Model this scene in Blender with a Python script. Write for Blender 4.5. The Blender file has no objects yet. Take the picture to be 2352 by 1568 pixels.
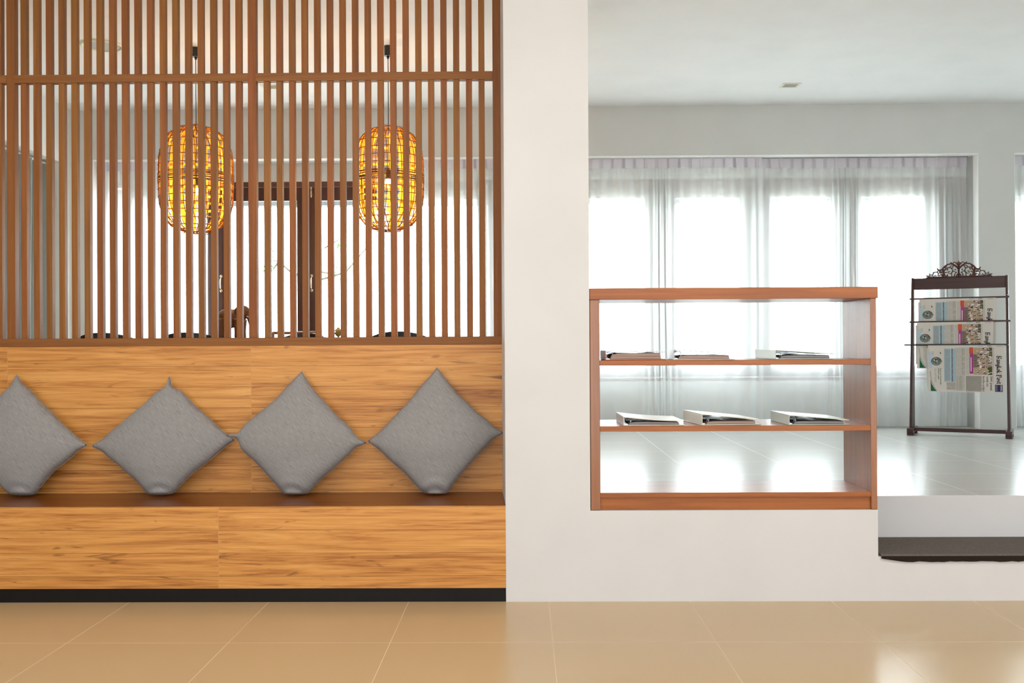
import bpy, bmesh, math, random
from mathutils import Vector, Matrix
random.seed(7)
S = bpy.context.scene
COL = S.collection
PI = math.pi

# ------------------------------------------------------------------ camera
F = 2340.0; CX, CY = 1176.0, 784.0
EYE = Vector((0, 0, 1.095))
yaw, pitch, roll = math.atan(29 / F), math.atan(8 / F), 0.0052
fwd = Vector((-math.sin(yaw) * math.cos(pitch), math.cos(yaw) * math.cos(pitch), math.sin(pitch)))
r0 = fwd.cross(Vector((0, 0, 1))).normalized(); u0 = r0.cross(fwd).normalized()
rgt = (r0 - roll * u0).normalized(); upv = (u0 + roll * r0).normalized()
cam = bpy.data.cameras.new('camera'); cam.sensor_width = 36; cam.lens = 36 * F / 2352
cam.clip_start = 0.05; cam.clip_end = 200
camo = bpy.data.objects.new('camera', cam); COL.objects.link(camo)
M = Matrix((rgt, upv, -fwd)).transposed().to_4x4(); M.translation = EYE
camo.matrix_world = M
S.camera = camo

def ray(px, py): return fwd + rgt * ((px - CX) / F) + upv * ((CY - py) / F)
def P(px, py, Y):
    d = ray(px, py); return EYE + d * (Y / d.y)
def PZ(px, py, z):
    d = ray(px, py); return EYE + d * ((z - EYE.z) / d.z)
def PX(px, py, X):
    d = ray(px, py); return EYE + d * (X / d.x)

# ------------------------------------------------------------------ world and light
w = bpy.data.worlds.new('world'); S.world = w; w.use_nodes = True
wt = w.node_tree; bg = wt.nodes['Background']; bg.inputs[0].default_value = (0.93, 0.985, 1.04, 1)
# a bright hazy sky towards the garden (the sun's side), a dimmer one behind the lounge
_tc = wt.nodes.new('ShaderNodeTexCoord'); _sp = wt.nodes.new('ShaderNodeSeparateXYZ'); _mr = wt.nodes.new('ShaderNodeMapRange')
wt.links.new(_tc.outputs['Generated'], _sp.inputs[0]); wt.links.new(_sp.outputs[1], _mr.inputs[0])
_mr.inputs[1].default_value = -0.3; _mr.inputs[2].default_value = 0.3; _mr.inputs[3].default_value = 0.8; _mr.inputs[4].default_value = 4.9
wt.links.new(_mr.outputs[0], bg.inputs[1])
S.view_settings.view_transform = 'Standard'; S.view_settings.look = 'None'
S.view_settings.gamma = 1; S.view_settings.use_curve_mapping = False
S.view_settings.exposure = 1.80
try:
    S.cycles.use_denoising = True
except Exception: pass

def area(name, loc, rot, sx, sy, power, color=(1, 1, 1), portal=False):
    l = bpy.data.lights.new(name, 'AREA'); l.shape = 'RECTANGLE'; l.size = sx; l.size_y = sy
    l.energy = power; l.color = color
    if portal: l.cycles.is_portal = True
    o = bpy.data.objects.new(name, l); COL.objects.link(o); o.location = loc; o.rotation_euler = rot
    return o
# daylight portals of the openings (they only guide the sky light)
area('sky_portal', (-1.85, 8.95, 1.6), (-PI/2, 0, 0), 3.7, 1.8, 1, portal=True)
area('sky_portal', (2.05, 8.95, 1.6), (-PI/2, 0, 0), 3.5, 1.8, 1, portal=True)
area('sky_portal', (4.95, 8.95, 1.6), (-PI/2, 0, 0), 1.7, 1.8, 1, portal=True)
area('sky_portal', (0.9, -3.2, 1.55), (PI/2, 0, 0), 9.2, 2.9, 1, portal=True)
# warm ceiling light panels of the near room, behind the camera
area('lounge_light', (-1.4, 2.3, 3.04), (0, 0, 0), 3.0, 0.9, 13, (1.0, 0.98, 0.95))
area('lounge_light', (2.8, 1.6, 3.04), (0, 0, 0), 3.0, 0.9, 14, (1.0, 0.98, 0.96))

# ------------------------------------------------------------------ helpers
def srgb(r, g, b):
    f = lambda c: (c / 255 / 12.92) if c / 255 <= 0.04045 else ((c / 255 + 0.055) / 1.055) ** 2.4
    return (f(r), f(g), f(b), 1)

class MB:
    def __init__(s): s.v = []; s.f = []; s.m = []; s.sm = []
    def add(s, vs, fs, mi=0, smooth=False):
        b = len(s.v); s.v += [tuple(v) for v in vs]
        for f in fs: s.f.append([b + i for i in f]); s.m.append(mi); s.sm.append(smooth)
    def box(s, x0, x1, y0, y1, z0, z1, mi=0):
        vs = [(x, y, z) for z in (z0, z1) for y in (y0, y1) for x in (x0, x1)]
        s.add(vs, [(0, 2, 3, 1), (4, 5, 7, 6), (0, 1, 5, 4), (2, 6, 7, 3), (0, 4, 6, 2), (1, 3, 7, 5)], mi)
    def prism(s, pts, axis, a, b, mi=0):
        # pts 2D polygon, extruded along axis from a to b
        n = len(pts)
        def mk(p, t):
            return (t, p[0], p[1]) if axis == 'x' else ((p[0], t, p[1]) if axis == 'y' else (p[0], p[1], t))
        vs = [mk(p, a) for p in pts] + [mk(p, b) for p in pts]
        fs = [tuple(range(n))[::-1], tuple(range(n, 2 * n))] + [(i, (i + 1) % n, n + (i + 1) % n, n + i) for i in range(n)]
        s.add(vs, fs, mi)
    def quad(s, a, b, c, d, mi=0): s.add([a, b, c, d], [(0, 1, 2, 3)], mi)
    def tube(s, pts, r, n=8, mi=0, closed=False, flat=None, smooth=True):
        pts = [Vector(p) for p in pts]; k = len(pts); vs = []
        rs = r if isinstance(r, (list, tuple)) else [r] * k
        prev = None
        for i, p in enumerate(pts):
            a = pts[(i - 1) % k] if (closed or i > 0) else p
            b = pts[(i + 1) % k] if (closed or i < k - 1) else p
            t = (b - a)
            t = t.normalized() if t.length > 1e-9 else Vector((0, 0, 1))
            if prev is None:
                ref = Vector((0, 0, 1)) if abs(t.z) < 0.9 else Vector((0, 1, 0))
                nn = t.cross(ref).normalized()
            else:
                nn = (prev - t * prev.dot(t))
                nn = nn.normalized() if nn.length > 1e-9 else t.orthogonal().normalized()
            prev = nn; bb = t.cross(nn)
            for j in range(n):
                an = 2 * PI * j / n
                vs.append(p + (nn * math.cos(an) + bb * math.sin(an)) * rs[i])
        fs = []
        for i in range(k if closed else k - 1):
            for j in range(n):
                i2 = (i + 1) % k
                fs.append((i * n + j, i * n + (j + 1) % n, i2 * n + (j + 1) % n, i2 * n + j))
        if not closed:
            fs.append(tuple(range(n))[::-1]); fs.append(tuple((k - 1) * n + j for j in range(n)))
        s.add(vs, fs, mi, smooth)
    def lathe(s, prof, c=(0, 0, 0), n=24, mi=0, cap=True):
        vs = []
        for r, z in prof:
            for j in range(n):
                a = 2 * PI * j / n; vs.append((c[0] + r * math.cos(a), c[1] + r * math.sin(a), c[2] + z))
        fs = []
        for i in range(len(prof) - 1):
            for j in range(n):
                fs.append((i * n + j, i * n + (j + 1) % n, (i + 1) * n + (j + 1) % n, (i + 1) * n + j))
        if cap:
            fs.append(tuple(range(n))[::-1]); fs.append(tuple((len(prof) - 1) * n + j for j in range(n)))
        s.add(vs, fs, mi, True)
    def ball(s, c, r, mi=0, n=12):
        rr = r if isinstance(r, (tuple, list)) else (r, r, r)
        vs = [(c[0], c[1], c[2] - rr[2])]; fs = []
        for i in range(1, n):
            t = PI * i / n
            for j in range(2 * n):
                a = PI * j / n
                vs.append((c[0] + rr[0] * math.sin(t) * math.cos(a), c[1] + rr[1] * math.sin(t) * math.sin(a), c[2] - rr[2] * math.cos(t)))
        vs.append((c[0], c[1], c[2] + rr[2])); N = 2 * n
        for j in range(N): fs.append((0, 1 + (j + 1) % N, 1 + j)); fs.append((len(vs) - 1, 1 + (n - 2) * N + j, 1 + (n - 2) * N + (j + 1) % N))
        for i in range(n - 2):
            for j in range(N): fs.append((1 + i * N + j, 1 + i * N + (j + 1) % N, 1 + (i + 1) * N + (j + 1) % N, 1 + (i + 1) * N + j))
        s.add(vs, fs, mi, True)
    def build(s, name, mats, parent=None, bevel=0, loc=None, weld=False):
        me = bpy.data.meshes.new(name); me.from_pydata(s.v, [], s.f)
        if not isinstance(mats, (list, tuple)): mats = [mats]
        for m in mats: me.materials.append(m)
        me.polygons.foreach_set('material_index', s.m); me.polygons.foreach_set('use_smooth', s.sm)
        bm = bmesh.new(); bm.from_mesh(me)
        if weld: bmesh.ops.remove_doubles(bm, verts=bm.verts, dist=1e-5)
        bmesh.ops.recalc_face_normals(bm, faces=bm.faces); bm.to_mesh(me); bm.free()
        me.update()
        o = bpy.data.objects.new(name, me); COL.objects.link(o)
        if parent: o.parent = parent
        if loc: o.location = loc
        if bevel:
            b = o.modifiers.new('bevel', 'BEVEL'); b.width = bevel; b.segments = 2; b.limit_method = 'ANGLE'
        return o

def tag(o, label=None, cat=None, group=None, kind=None):
    if label: o['label'] = label
    if cat: o['category'] = cat
    if group: o['group'] = group
    if kind: o['kind'] = kind
    return o
def empty(name, loc=(0, 0, 0), rz=0):
    o = bpy.data.objects.new(name, None); COL.objects.link(o); o.location = loc; o.rotation_euler = (0, 0, rz)
    o.empty_display_size = 0.1
    return o
def children(o): return [c for c in bpy.data.objects if c.parent == o]
def copy_tree(o, parent=None):
    c = o.copy(); COL.objects.link(c); c.parent = parent
    for ch in children(o): copy_tree(ch, c)
    return c

# ------------------------------------------------------------------ materials
def mat(name, color=(0.8, 0.8, 0.8, 1), rough=0.5, metal=0, spec=0.5, **kw):
    m = bpy.data.materials.new(name); m.use_nodes = True
    b = m.node_tree.nodes['Principled BSDF']
    b.inputs['Base Color'].default_value = color; b.inputs['Roughness'].default_value = rough
    b.inputs['Metallic'].default_value = metal; b.inputs['Specular IOR Level'].default_value = spec
    return m
class NT:
    def __init__(s, m): s.t = m.node_tree; s.n = s.t.nodes; s.b = s.n.get('Principled BSDF')
    def new(s, ty, **kw):
        n = s.n.new(ty)
        for k, v in kw.items(): setattr(n, k, v)
        return n
    def link(s, a, b): s.t.links.new(a, b)
    def math(s, op, a, b=None, c=None):
        n = s.n.new('ShaderNodeMath'); n.operation = op
        for i, x in enumerate((a, b, c)):
            if x is None: continue
            if isinstance(x, (int, float)): n.inputs[i].default_value = x
            else: s.link(x, n.inputs[i])
        return n.outputs[0]
    def comb(s, x, y, z):
        n = s.n.new('ShaderNodeCombineXYZ')
        for i, v in enumerate((x, y, z)):
            if isinstance(v, (int, float)): n.inputs[i].default_value = v
            else: s.link(v, n.inputs[i])
        return n.outputs[0]
    def pos(s, world=False):
        if world:
            g = s.n.new('ShaderNodeNewGeometry'); src = g.outputs['Position']
        else:
            g = s.n.new('ShaderNodeTexCoord'); src = g.outputs['Object']
        x = s.n.new('ShaderNodeSeparateXYZ'); s.link(src, x.inputs[0]); return x.outputs[0], x.outputs[1], x.outputs[2], src
    def noise(s, vec, scale, detail=4, rough=0.5, dist=0):
        n = s.n.new('ShaderNodeTexNoise'); s.link(vec, n.inputs['Vector']); n.inputs['Scale'].default_value = scale
        n.inputs['Detail'].default_value = detail; n.inputs['Roughness'].default_value = rough; n.inputs['Distortion'].default_value = dist
        return n.outputs['Fac']
    def ramp(s, fac, stops):
        n = s.n.new('ShaderNodeValToRGB'); e = n.color_ramp.elements
        while len(e) < len(stops): e.new(0.5)
        for i, (p, c) in enumerate(stops): e[i].position = p; e[i].color = c
        s.link(fac, n.inputs[0]); return n.outputs[0]
    def mix(s, fac, a, b, blend='MIX'):
        n = s.n.new('ShaderNodeMixRGB'); n.blend_type = blend
        for i, x in enumerate((fac, a, b)):
            if isinstance(x, (int, float)): n.inputs[i].default_value = x
            elif isinstance(x, tuple): n.inputs[i].default_value = x
            else: s.link(x, n.inputs[i])
        return n.outputs[0]
    def bump(s, h, strength=0.2, dist=0.002):
        n = s.n.new('ShaderNodeBump'); n.inputs['Strength'].default_value = strength; n.inputs['Distance'].default_value = dist
        s.link(h, n.inputs['Height']); s.link(n.outputs[0], s.b.inputs['Normal'])

def paint(name, col, bumpy=0.08):
    m = mat(name, col, 0.6, spec=0.3); t = NT(m); x, y, z, v = t.pos(True)
    n = t.noise(v, 3, 3); n2 = t.noise(v, 160, 3)
    dark = tuple(c * 0.965 for c in col[:3]) + (1,)
    t.link(t.ramp(n, [(0.3, dark), (0.6, col)]), t.b.inputs['Base Color']); t.bump(n2, bumpy, 0.001)
    return m
def plank(name, z0, h, x0, L, stops, rough=0.38, last=None):
    """horizontal plank-look tiles: rows of height h from z0, joints every L from x0"""
    m = mat(name, (0.5, 0.3, 0.1, 1), rough, spec=0.35); t = NT(m); x, y, z, v = t.pos(True)
    rz = t.math('DIVIDE', t.math('SUBTRACT', z, z0), h); row = t.math('FLOOR', rz)
    rx = t.math('DIVIDE', t.math('SUBTRACT', x, x0), L); rx = t.math('MINIMUM', rx, last) if last else rx
    col = t.math('FLOOR', rx)
    wn = t.new('ShaderNodeTexWhiteNoise'); wn.noise_dimensions = '2D'
    t.link(t.comb(row, col, 0), wn.inputs['Vector']); r = wn.outputs['Value']
    off = t.math('MULTIPLY', r, 53.0)
    c1 = t.comb(t.math('ADD', t.math('MULTIPLY', x, 1.25), off), y, t.math('MULTIPLY', z, 26))
    c2 = t.comb(t.math('ADD', t.math('MULTIPLY', x, 5), off), y, t.math('MULTIPLY', z, 190))
    c3 = t.comb(t.math('ADD', t.math('MULTIPLY', x, 2.2), off), y, t.math('MULTIPLY', z, 14))
    a = t.noise(c1, 1.0, 6, 0.62, 1.2); b = t.noise(c2, 1.0, 4, 0.6); k = t.noise(c3, 1.3, 2, 0.5, 2.5)
    f = t.math('ADD', t.math('MULTIPLY', a, 0.66), t.math('MULTIPLY', b, 0.34))
    f = t.math('ADD', f, t.math('MULTIPLY', t.math('SUBTRACT', r, 0.5), 0.055))
    c = t.ramp(f, stops)
    kn = t.ramp(k, [(0.64, (0, 0, 0, 1)), (0.78, (1, 1, 1, 1))])
    c = t.mix(t.math('MULTIPLY', kn, t.math('ADD', 0.45, t.math('MULTIPLY', b, 0.6))), c, srgb(104, 58, 26))
    fz = t.math('FRACT', rz); ez = t.math('MINIMUM', fz, t.math('SUBTRACT', 1.0, fz))
    fx = t.math('FRACT', rx); ex = t.math('MINIMUM', fx, t.math('SUBTRACT', 1.0, fx))
    gz = t.math('LESS_THAN', ez, 0.0006 / abs(h)); gx = t.math('LESS_THAN', ex, 0.0013 / L)
    c = t.mix(gz, c, srgb(96, 54, 24)); c = t.mix(gx, c, srgb(205, 148, 88))
    t.link(c, t.b.inputs['Base Color']); t.bump(b, 0.15, 0.001)
    return m
def wood(name, c0, c1, axis='z', rough=0.4, scale=1.0, vary=0.0, spec=0.4):
    m = mat(name, c0, rough, spec=spec); t = NT(m); x, y, z, v = t.pos(False)
    oi = t.new('ShaderNodeObjectInfo'); rnd = t.math('MULTIPLY', oi.outputs['Random'], 37.0)
    A, B = 3.0 * scale, 75.0 * scale
    mu = {'x': (A, B, B), 'y': (B, A, B), 'z': (B, B, A)}[axis]
    vec = t.comb(t.math('ADD', t.math('MULTIPLY', x, mu[0]), rnd), t.math('ADD', t.math('MULTIPLY', y, mu[1]), rnd), t.math('ADD', t.math('MULTIPLY', z, mu[2]), rnd))
    n = t.noise(vec, 0.6, 5, 0.6, 0.8)
    c = t.ramp(n, [(0.3, c0), (0.7, c1)])
    if vary:
        hsv = t.new('ShaderNodeHueSaturation')
        t.link(c, hsv.inputs['Color'])
        t.link(t.math('ADD', 1.0 - vary / 2, t.math('MULTIPLY', oi.outputs['Random'], vary)), hsv.inputs['Value'])
        rr = t.math('FRACT', t.math('MULTIPLY', oi.outputs['Random'], 7.3))
        t.link(t.math('ADD', 0.4925, t.math('MULTIPLY', rr, 0.015)), hsv.inputs['Hue'])
        c = hsv.outputs[0]
    t.link(c, t.b.inputs['Base Color']); t.bump(n, 0.08, 0.0008)
    return m
def tiles(name, col, x0, y0, s, grout, rough=0.25, spec=0.5):
    m = mat(name, col, rough, spec=spec); t = NT(m); x, y, z, v = t.pos(True)
    rx = t.math('DIVIDE', t.math('SUBTRACT', x, x0), s); ry = t.math('DIVIDE', t.math('SUBTRACT', y, y0), s)
    fx = t.math('FRACT', rx); fy = t.math('FRACT', ry)
    e = t.math('MINIMUM', t.math('MINIMUM', fx, t.math('SUBTRACT', 1.0, fx)), t.math('MINIMUM', fy, t.math('SUBTRACT', 1.0, fy)))
    g = t.math('LESS_THAN', e, 0.0011 / s)
    wn = t.new('ShaderNodeTexWhiteNoise'); wn.noise_dimensions = '2D'
    t.link(t.comb(t.math('FLOOR', rx), t.math('FLOOR', ry), 0), wn.inputs['Vector'])
    n = t.noise(v, 1.4, 3); n2 = t.noise(v, 900, 2)
    a = tuple(c * 0.955 for c in col[:3]) + (1,)
    f = t.math('ADD', t.math('MULTIPLY', n, 0.8), t.math('MULTIPLY', wn.outputs['Value'], 0.2))
    c = t.ramp(f, [(0.3, a), (0.7, col)]); c = t.mix(t.math('MULTIPLY', n2, 0.12), c, (0.2, 0.16, 0.12, 1))
    c = t.mix(g, c, grout); t.link(c, t.b.inputs['Base Color'])
    t.link(t.math('ADD', rough, t.math('MULTIPLY', g, 0.4)), t.b.inputs['Roughness'])
    n3 = t.noise(v, 2.2, 2); t.bump(n3, 0.05, 0.004)
    return m
def sheer(name, col, alpha):
    m = bpy.data.materials.new(name); m.use_nodes = True; t = NT(m); t.n.remove(t.b)
    out = t.n['Material Output']
    tr = t.new('ShaderNodeBsdfTransparent'); d = t.new('ShaderNodeBsdfDiffuse'); tl = t.new('ShaderNodeBsdfTranslucent')
    d.inputs[0].default_value = col; tl.inputs[0].default_value = col
    m1 = t.new('ShaderNodeMixShader'); m1.inputs[0].default_value = 0.42; t.link(d.outputs[0], m1.inputs[1]); t.link(tl.outputs[0], m1.inputs[2])
    m2 = t.new('ShaderNodeMixShader'); t.link(tr.outputs[0], m2.inputs[1]); t.link(m1.outputs[0], m2.inputs[2])
    # threads close up at grazing angles
    lw = t.new('ShaderNodeLayerWeight'); lw.inputs['Blend'].default_value = 0.3
    t.link(t.math('MINIMUM', 1.0, t.math('ADD', alpha, t.math('MULTIPLY', lw.outputs['Facing'], 0.25))), m2.inputs[0])
    t.link(m2.outputs[0], out.inputs[0])
    return m
def glassy(name, tint=(0.95, 0.98, 0.97, 1), refl=0.06):
    m = bpy.data.materials.new(name); m.use_nodes = True; t = NT(m); t.n.remove(t.b)
    tr = t.new('ShaderNodeBsdfTransparent'); tr.inputs[0].default_value = tint
    g = t.new('ShaderNodeBsdfGlossy'); g.inputs['Roughness'].default_value = 0.02
    mx = t.new('ShaderNodeMixShader'); mx.inputs[0].default_value = refl
    t.link(tr.outputs[0], mx.inputs[1]); t.link(g.outputs[0], mx.inputs[2]); t.link(mx.outputs[0], t.n['Material Output'].inputs[0])
    return m
def emit(name, col, st):
    m = bpy.data.materials.new(name); m.use_nodes = True; t = NT(m); b = t.b
    b.inputs['Base Color'].default_value = col; b.inputs['Emission Color'].default_value = col; b.inputs['Emission Strength'].default_value = st
    return m

WHITE = paint('warm_white_paint', srgb(218, 216, 216))
WALLB = paint('grey_white_paint', srgb(210, 212, 210))
CEIL = paint('ceiling_paint', srgb(238, 239, 240), 0.04)
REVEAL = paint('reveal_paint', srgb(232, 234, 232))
FLOOR = tiles('beige_floor_tiles', srgb(204, 176, 134), 0.0985, 3.756, 0.6, srgb(222, 200, 168), 0.24, 0.45)
FLOORB = tiles('grey_floor_tiles', srgb(205, 205, 201), 0.31, 4.97, 0.6, srgb(206, 206, 202), 0.22, 0.55)
ST = [(0.31, srgb(120, 70, 32)), (0.40, srgb(176, 112, 54)), (0.50, srgb(206, 142, 72)), (0.60, srgb(220, 158, 86)), (0.72, srgb(230, 174, 102))]
FRONTW = plank('plank_tiles_front', P(300, 1165, 4.35).z, -0.0985, P(502, 1250, 4.35).x, 1.30, ST)
BACKW = plank('plank_tiles_back', P(570, 793, 4.75).z, -0.0968, P(577, 900, 4.75).x, 1.146, ST, last=0.5)
SEATW = wood('seat_board', srgb(98, 50, 14), srgb(146, 82, 28), 'x', 0.3, 0.5)
SLATW = wood('teak_slat', srgb(128, 76, 35), srgb(151, 96, 48), 'z', 0.5, 1.0, 0.22, 0.25)
RAILW = wood('teak_rail', srgb(128, 78, 38), srgb(149, 97, 50), 'x', 0.5, 1.0, 0.0, 0.25)
SHELFW = wood('shelf_teak', srgb(142, 76, 24), srgb(174, 100, 38), 'x', 0.28, 0.8)
SHELFV = wood('shelf_teak_upright', srgb(136, 76, 28), srgb(162, 96, 40), 'z', 0.24, 0.8, spec=0.75)
BLACK = mat('black_plinth', srgb(14, 10, 10), 0.5, spec=0.25)
DARKW = wood('dark_window_wood', srgb(52, 28, 20), srgb(84, 46, 34), 'z', 0.35, 0.8)
DARKW2 = wood('brown_window_wood', srgb(84, 48, 38), srgb(110, 64, 50), 'x', 0.35, 0.8)
RACKW = wood('rack_dark_wood', srgb(44, 20, 16), srgb(70, 32, 26), 'x', 0.35, 0.8)
BLACKLAC = mat('black_lacquer', srgb(22, 20, 22), 0.3)
METAL = mat('polished_handle', srgb(205, 180, 150), 0.18, 1.0)
CHROME = mat('chrome', srgb(210, 210, 215), 0.15, 1.0)
SHEER = sheer('sheer_voile', (0.90, 0.93, 0.93, 1), 0.64)
TAPE = sheer('pleat_tape', srgb(243, 236, 246), 0.84)
GLASS = glassy('window_glass')
def drape_mat():
    m = mat('grey_drape_cloth', srgb(150, 156, 152), 0.85, spec=0.2); t = NT(m); x, y, z, v = t.pos(False)
    n = t.noise(t.comb(t.math('MULTIPLY', x, 1), t.math('MULTIPLY', y, 1), z), 600, 2)
    t.link(t.ramp(n, [(0.3, srgb(140, 147, 144)), (0.7, srgb(170, 177, 174))]), t.b.inputs['Base Color']); return m
DRAPE = drape_mat()
def cushion_mat():
    m = mat('grey_woven_cloth', srgb(120, 118, 118), 0.9, spec=0.15); t = NT(m); x, y, z, v = t.pos(False)
    # diagonal weave, threads along the cushion's own edges
    p = t.math('ADD', x, z); q = t.math('SUBTRACT', x, z)
    s1 = t.noise(t.comb(t.math('MULTIPLY', p, 420), t.math('MULTIPLY', q, 18), y), 1, 3, 0.6)
    s2 = t.noise(t.comb(t.math('MULTIPLY', p, 500), t.math('MULTIPLY', q, 500), t.math('MULTIPLY', y, 500)), 1, 2, 0.6)
    f = t.math('ADD', t.math('MULTIPLY', s1, 0.5), t.math('MULTIPLY', s2, 0.5))
    t.link(t.ramp(f, [(0.35, srgb(116, 114, 114)), (0.65, srgb(170, 167, 166))]), t.b.inputs['Base Color'])
    t.bump(f, 0.4, 0.001)
    if 'Sheen Weight' in t.b.inputs: t.b.inputs['Sheen Weight'].default_value = 0.15
    return m
CUSH = cushion_mat()
def mat_mat():
    m = mat('carpet_mat', srgb(98, 92, 86), 0.95, spec=0.1); t = NT(m); x, y, z, v = t.pos(False)
    n = t.noise(v, 260, 4, 0.7); t.link(t.ramp(n, [(0.3, srgb(80, 74, 70)), (0.7, srgb(130, 122, 114))]), t.b.inputs['Base Color'])
    t.bump(n, 0.6, 0.004); return m
MATM = mat_mat()
MATEDGE = mat('mat_bristle_edge', srgb(44, 36, 30), 0.95, spec=0.1)

def struct(name, mb, m, parent=None, bevel=0):
    o = mb.build(name, m, parent, bevel)
    if parent is None: o['kind'] = 'structure'
    return o

# ------------------------------------------------------------------ the shell
YF = 4.35        # front plane: bench face, column, low wall
YB = 4.75        # bench backrest and slatted screen
YW = 8.45        # far wall
ZP = 0.385       # raised floor
ZC = 3.07        # ceiling
XL, XR = -3.77, 5.7
Y0 = -3.2
mb = MB(); mb.box(XL - 0.3, XR, Y0, YF + 0.6, -0.1, 0); struct('floor', mb, FLOOR)
XS = P(2017, 1250, YF).x     # right end of the low wall = left end of the steps
YS = PZ(2200, 1229, 0.205).y
mb = MB(); mb.box(XL - 0.3, XS, YF + 0.30, YW + 0.5, 0.0, ZP); mb.box(XS, XR, YS + 0.02, YW + 0.5, 0.0, ZP)
struct('floor_raised', mb, FLOORB)
mb = MB(); mb.box(XS, XR, YS, YS + 0.02, 0.18, ZP + 0.001); mb.box(XS, XR, YF, YS, 0.0, 0.188)
struct('floor_step', mb, WHITE)
mb = MB(); mb.box(XL - 0.3, XR + 0.2, Y0 - 0.1, YW + 0.6, ZC, ZC + 0.15); struct('ceiling', mb, CEIL)
# column with its slightly slanted left face
xa, xb, xr_ = P(1160, 900, YF).x, P(1153.5, 900, YB + 0.02).x, P(1353, 600, YF).x
mb = MB(); mb.prism([(xa, YF), (xr_, YF), (xr_, YB + 0.03), (xb, YB + 0.03), (xb, YB + 0.0)], 'z', 0, ZC)
struct('wall_column', mb, WHITE)
mb = MB(); mb.box(xr_, XS, YF, YF + 0.30, 0, ZP + 0.002); struct('wall_low', mb, WHITE)
# far wall with three openings
ZH = P(2249, 352, YW).z
ZHL = P(500, 359, YW).z
oA = (P(209, 500, YW).x, -0.05); oB = (0.35, P(2249, 700, YW).x); oC = (P(2332, 700, YW).x, 5.45)
mb = MB()
segs = [(XL - 0.3, oA[0]), (oA[1], oB[0]), (oB[1], oC[0]), (oC[1], XR + 0.2)]
for a, b in segs: mb.box(a, b, YW, YW + 0.45, 0.0, ZC)
for a, b in (oA, oB, oC):
    mb.box(a, b, YW, YW + 0.45, ZH, ZC)
    mb.box(a, b, YW + 0.24, YW + 0.45, P(1500, 412, YW + 0.26).z, ZH)
    mb.box(a, b, YW + 0.24, YW + 0.45, 0, P(1700, 874, YW + 0.26).z)
struct('wall_back', mb, WALLB)
LIN = paint('bounce_light_lining', srgb(248, 249, 249), 0.03)  # thin boards added on the reveals; bounced light put into their paler colour
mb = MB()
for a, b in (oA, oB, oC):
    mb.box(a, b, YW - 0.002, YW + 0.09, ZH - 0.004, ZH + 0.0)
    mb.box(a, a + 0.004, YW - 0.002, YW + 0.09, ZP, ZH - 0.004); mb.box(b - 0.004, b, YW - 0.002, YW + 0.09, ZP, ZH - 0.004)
struct('trim_bounce_light', mb, LIN)
# left wall with the draped opening
oL = (2.2, 8.22); ZL = P(163, 382, YW).z
mb = MB()
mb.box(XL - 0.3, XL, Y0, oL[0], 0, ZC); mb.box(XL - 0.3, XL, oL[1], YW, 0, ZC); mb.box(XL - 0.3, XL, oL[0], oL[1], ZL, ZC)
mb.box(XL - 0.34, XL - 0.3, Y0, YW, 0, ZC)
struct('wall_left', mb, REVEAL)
mb = MB(); mb.box(XR, XR + 0.2, Y0, YW + 0.6, 0, ZC); struct('wall_right', mb, WALLB)
mb = MB(); mb.box(XL - 0.3, -3.6, Y0 - 0.15, Y0, 0, ZC); mb.box(5.4, XR + 0.2, Y0 - 0.15, Y0, 0, ZC); mb.box(-3.6, 5.4, Y0 - 0.15, Y0, 3.0, ZC)
struct('wall_front', mb, WHITE)
# outdoors: pale paving and the roof edge over the windows
PAVE = paint('pale_paving', srgb(205, 202, 192))
mb = MB(); mb.box(-14, 14, YW + 0.5, 40, 0.0, 0.1); mb.box(-14, 14, -20, Y0 - 0.2, -0.12, -0.02)
struct('floor_terrace', mb, PAVE)
zb = P(600, 474, 10.5).z
mb = MB(); mb.box(-8, 10, 10.45, 10.6, zb, zb + 0.3); struct('trim_1', mb, paint('eave_paint', srgb(104, 106, 106)))

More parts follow.
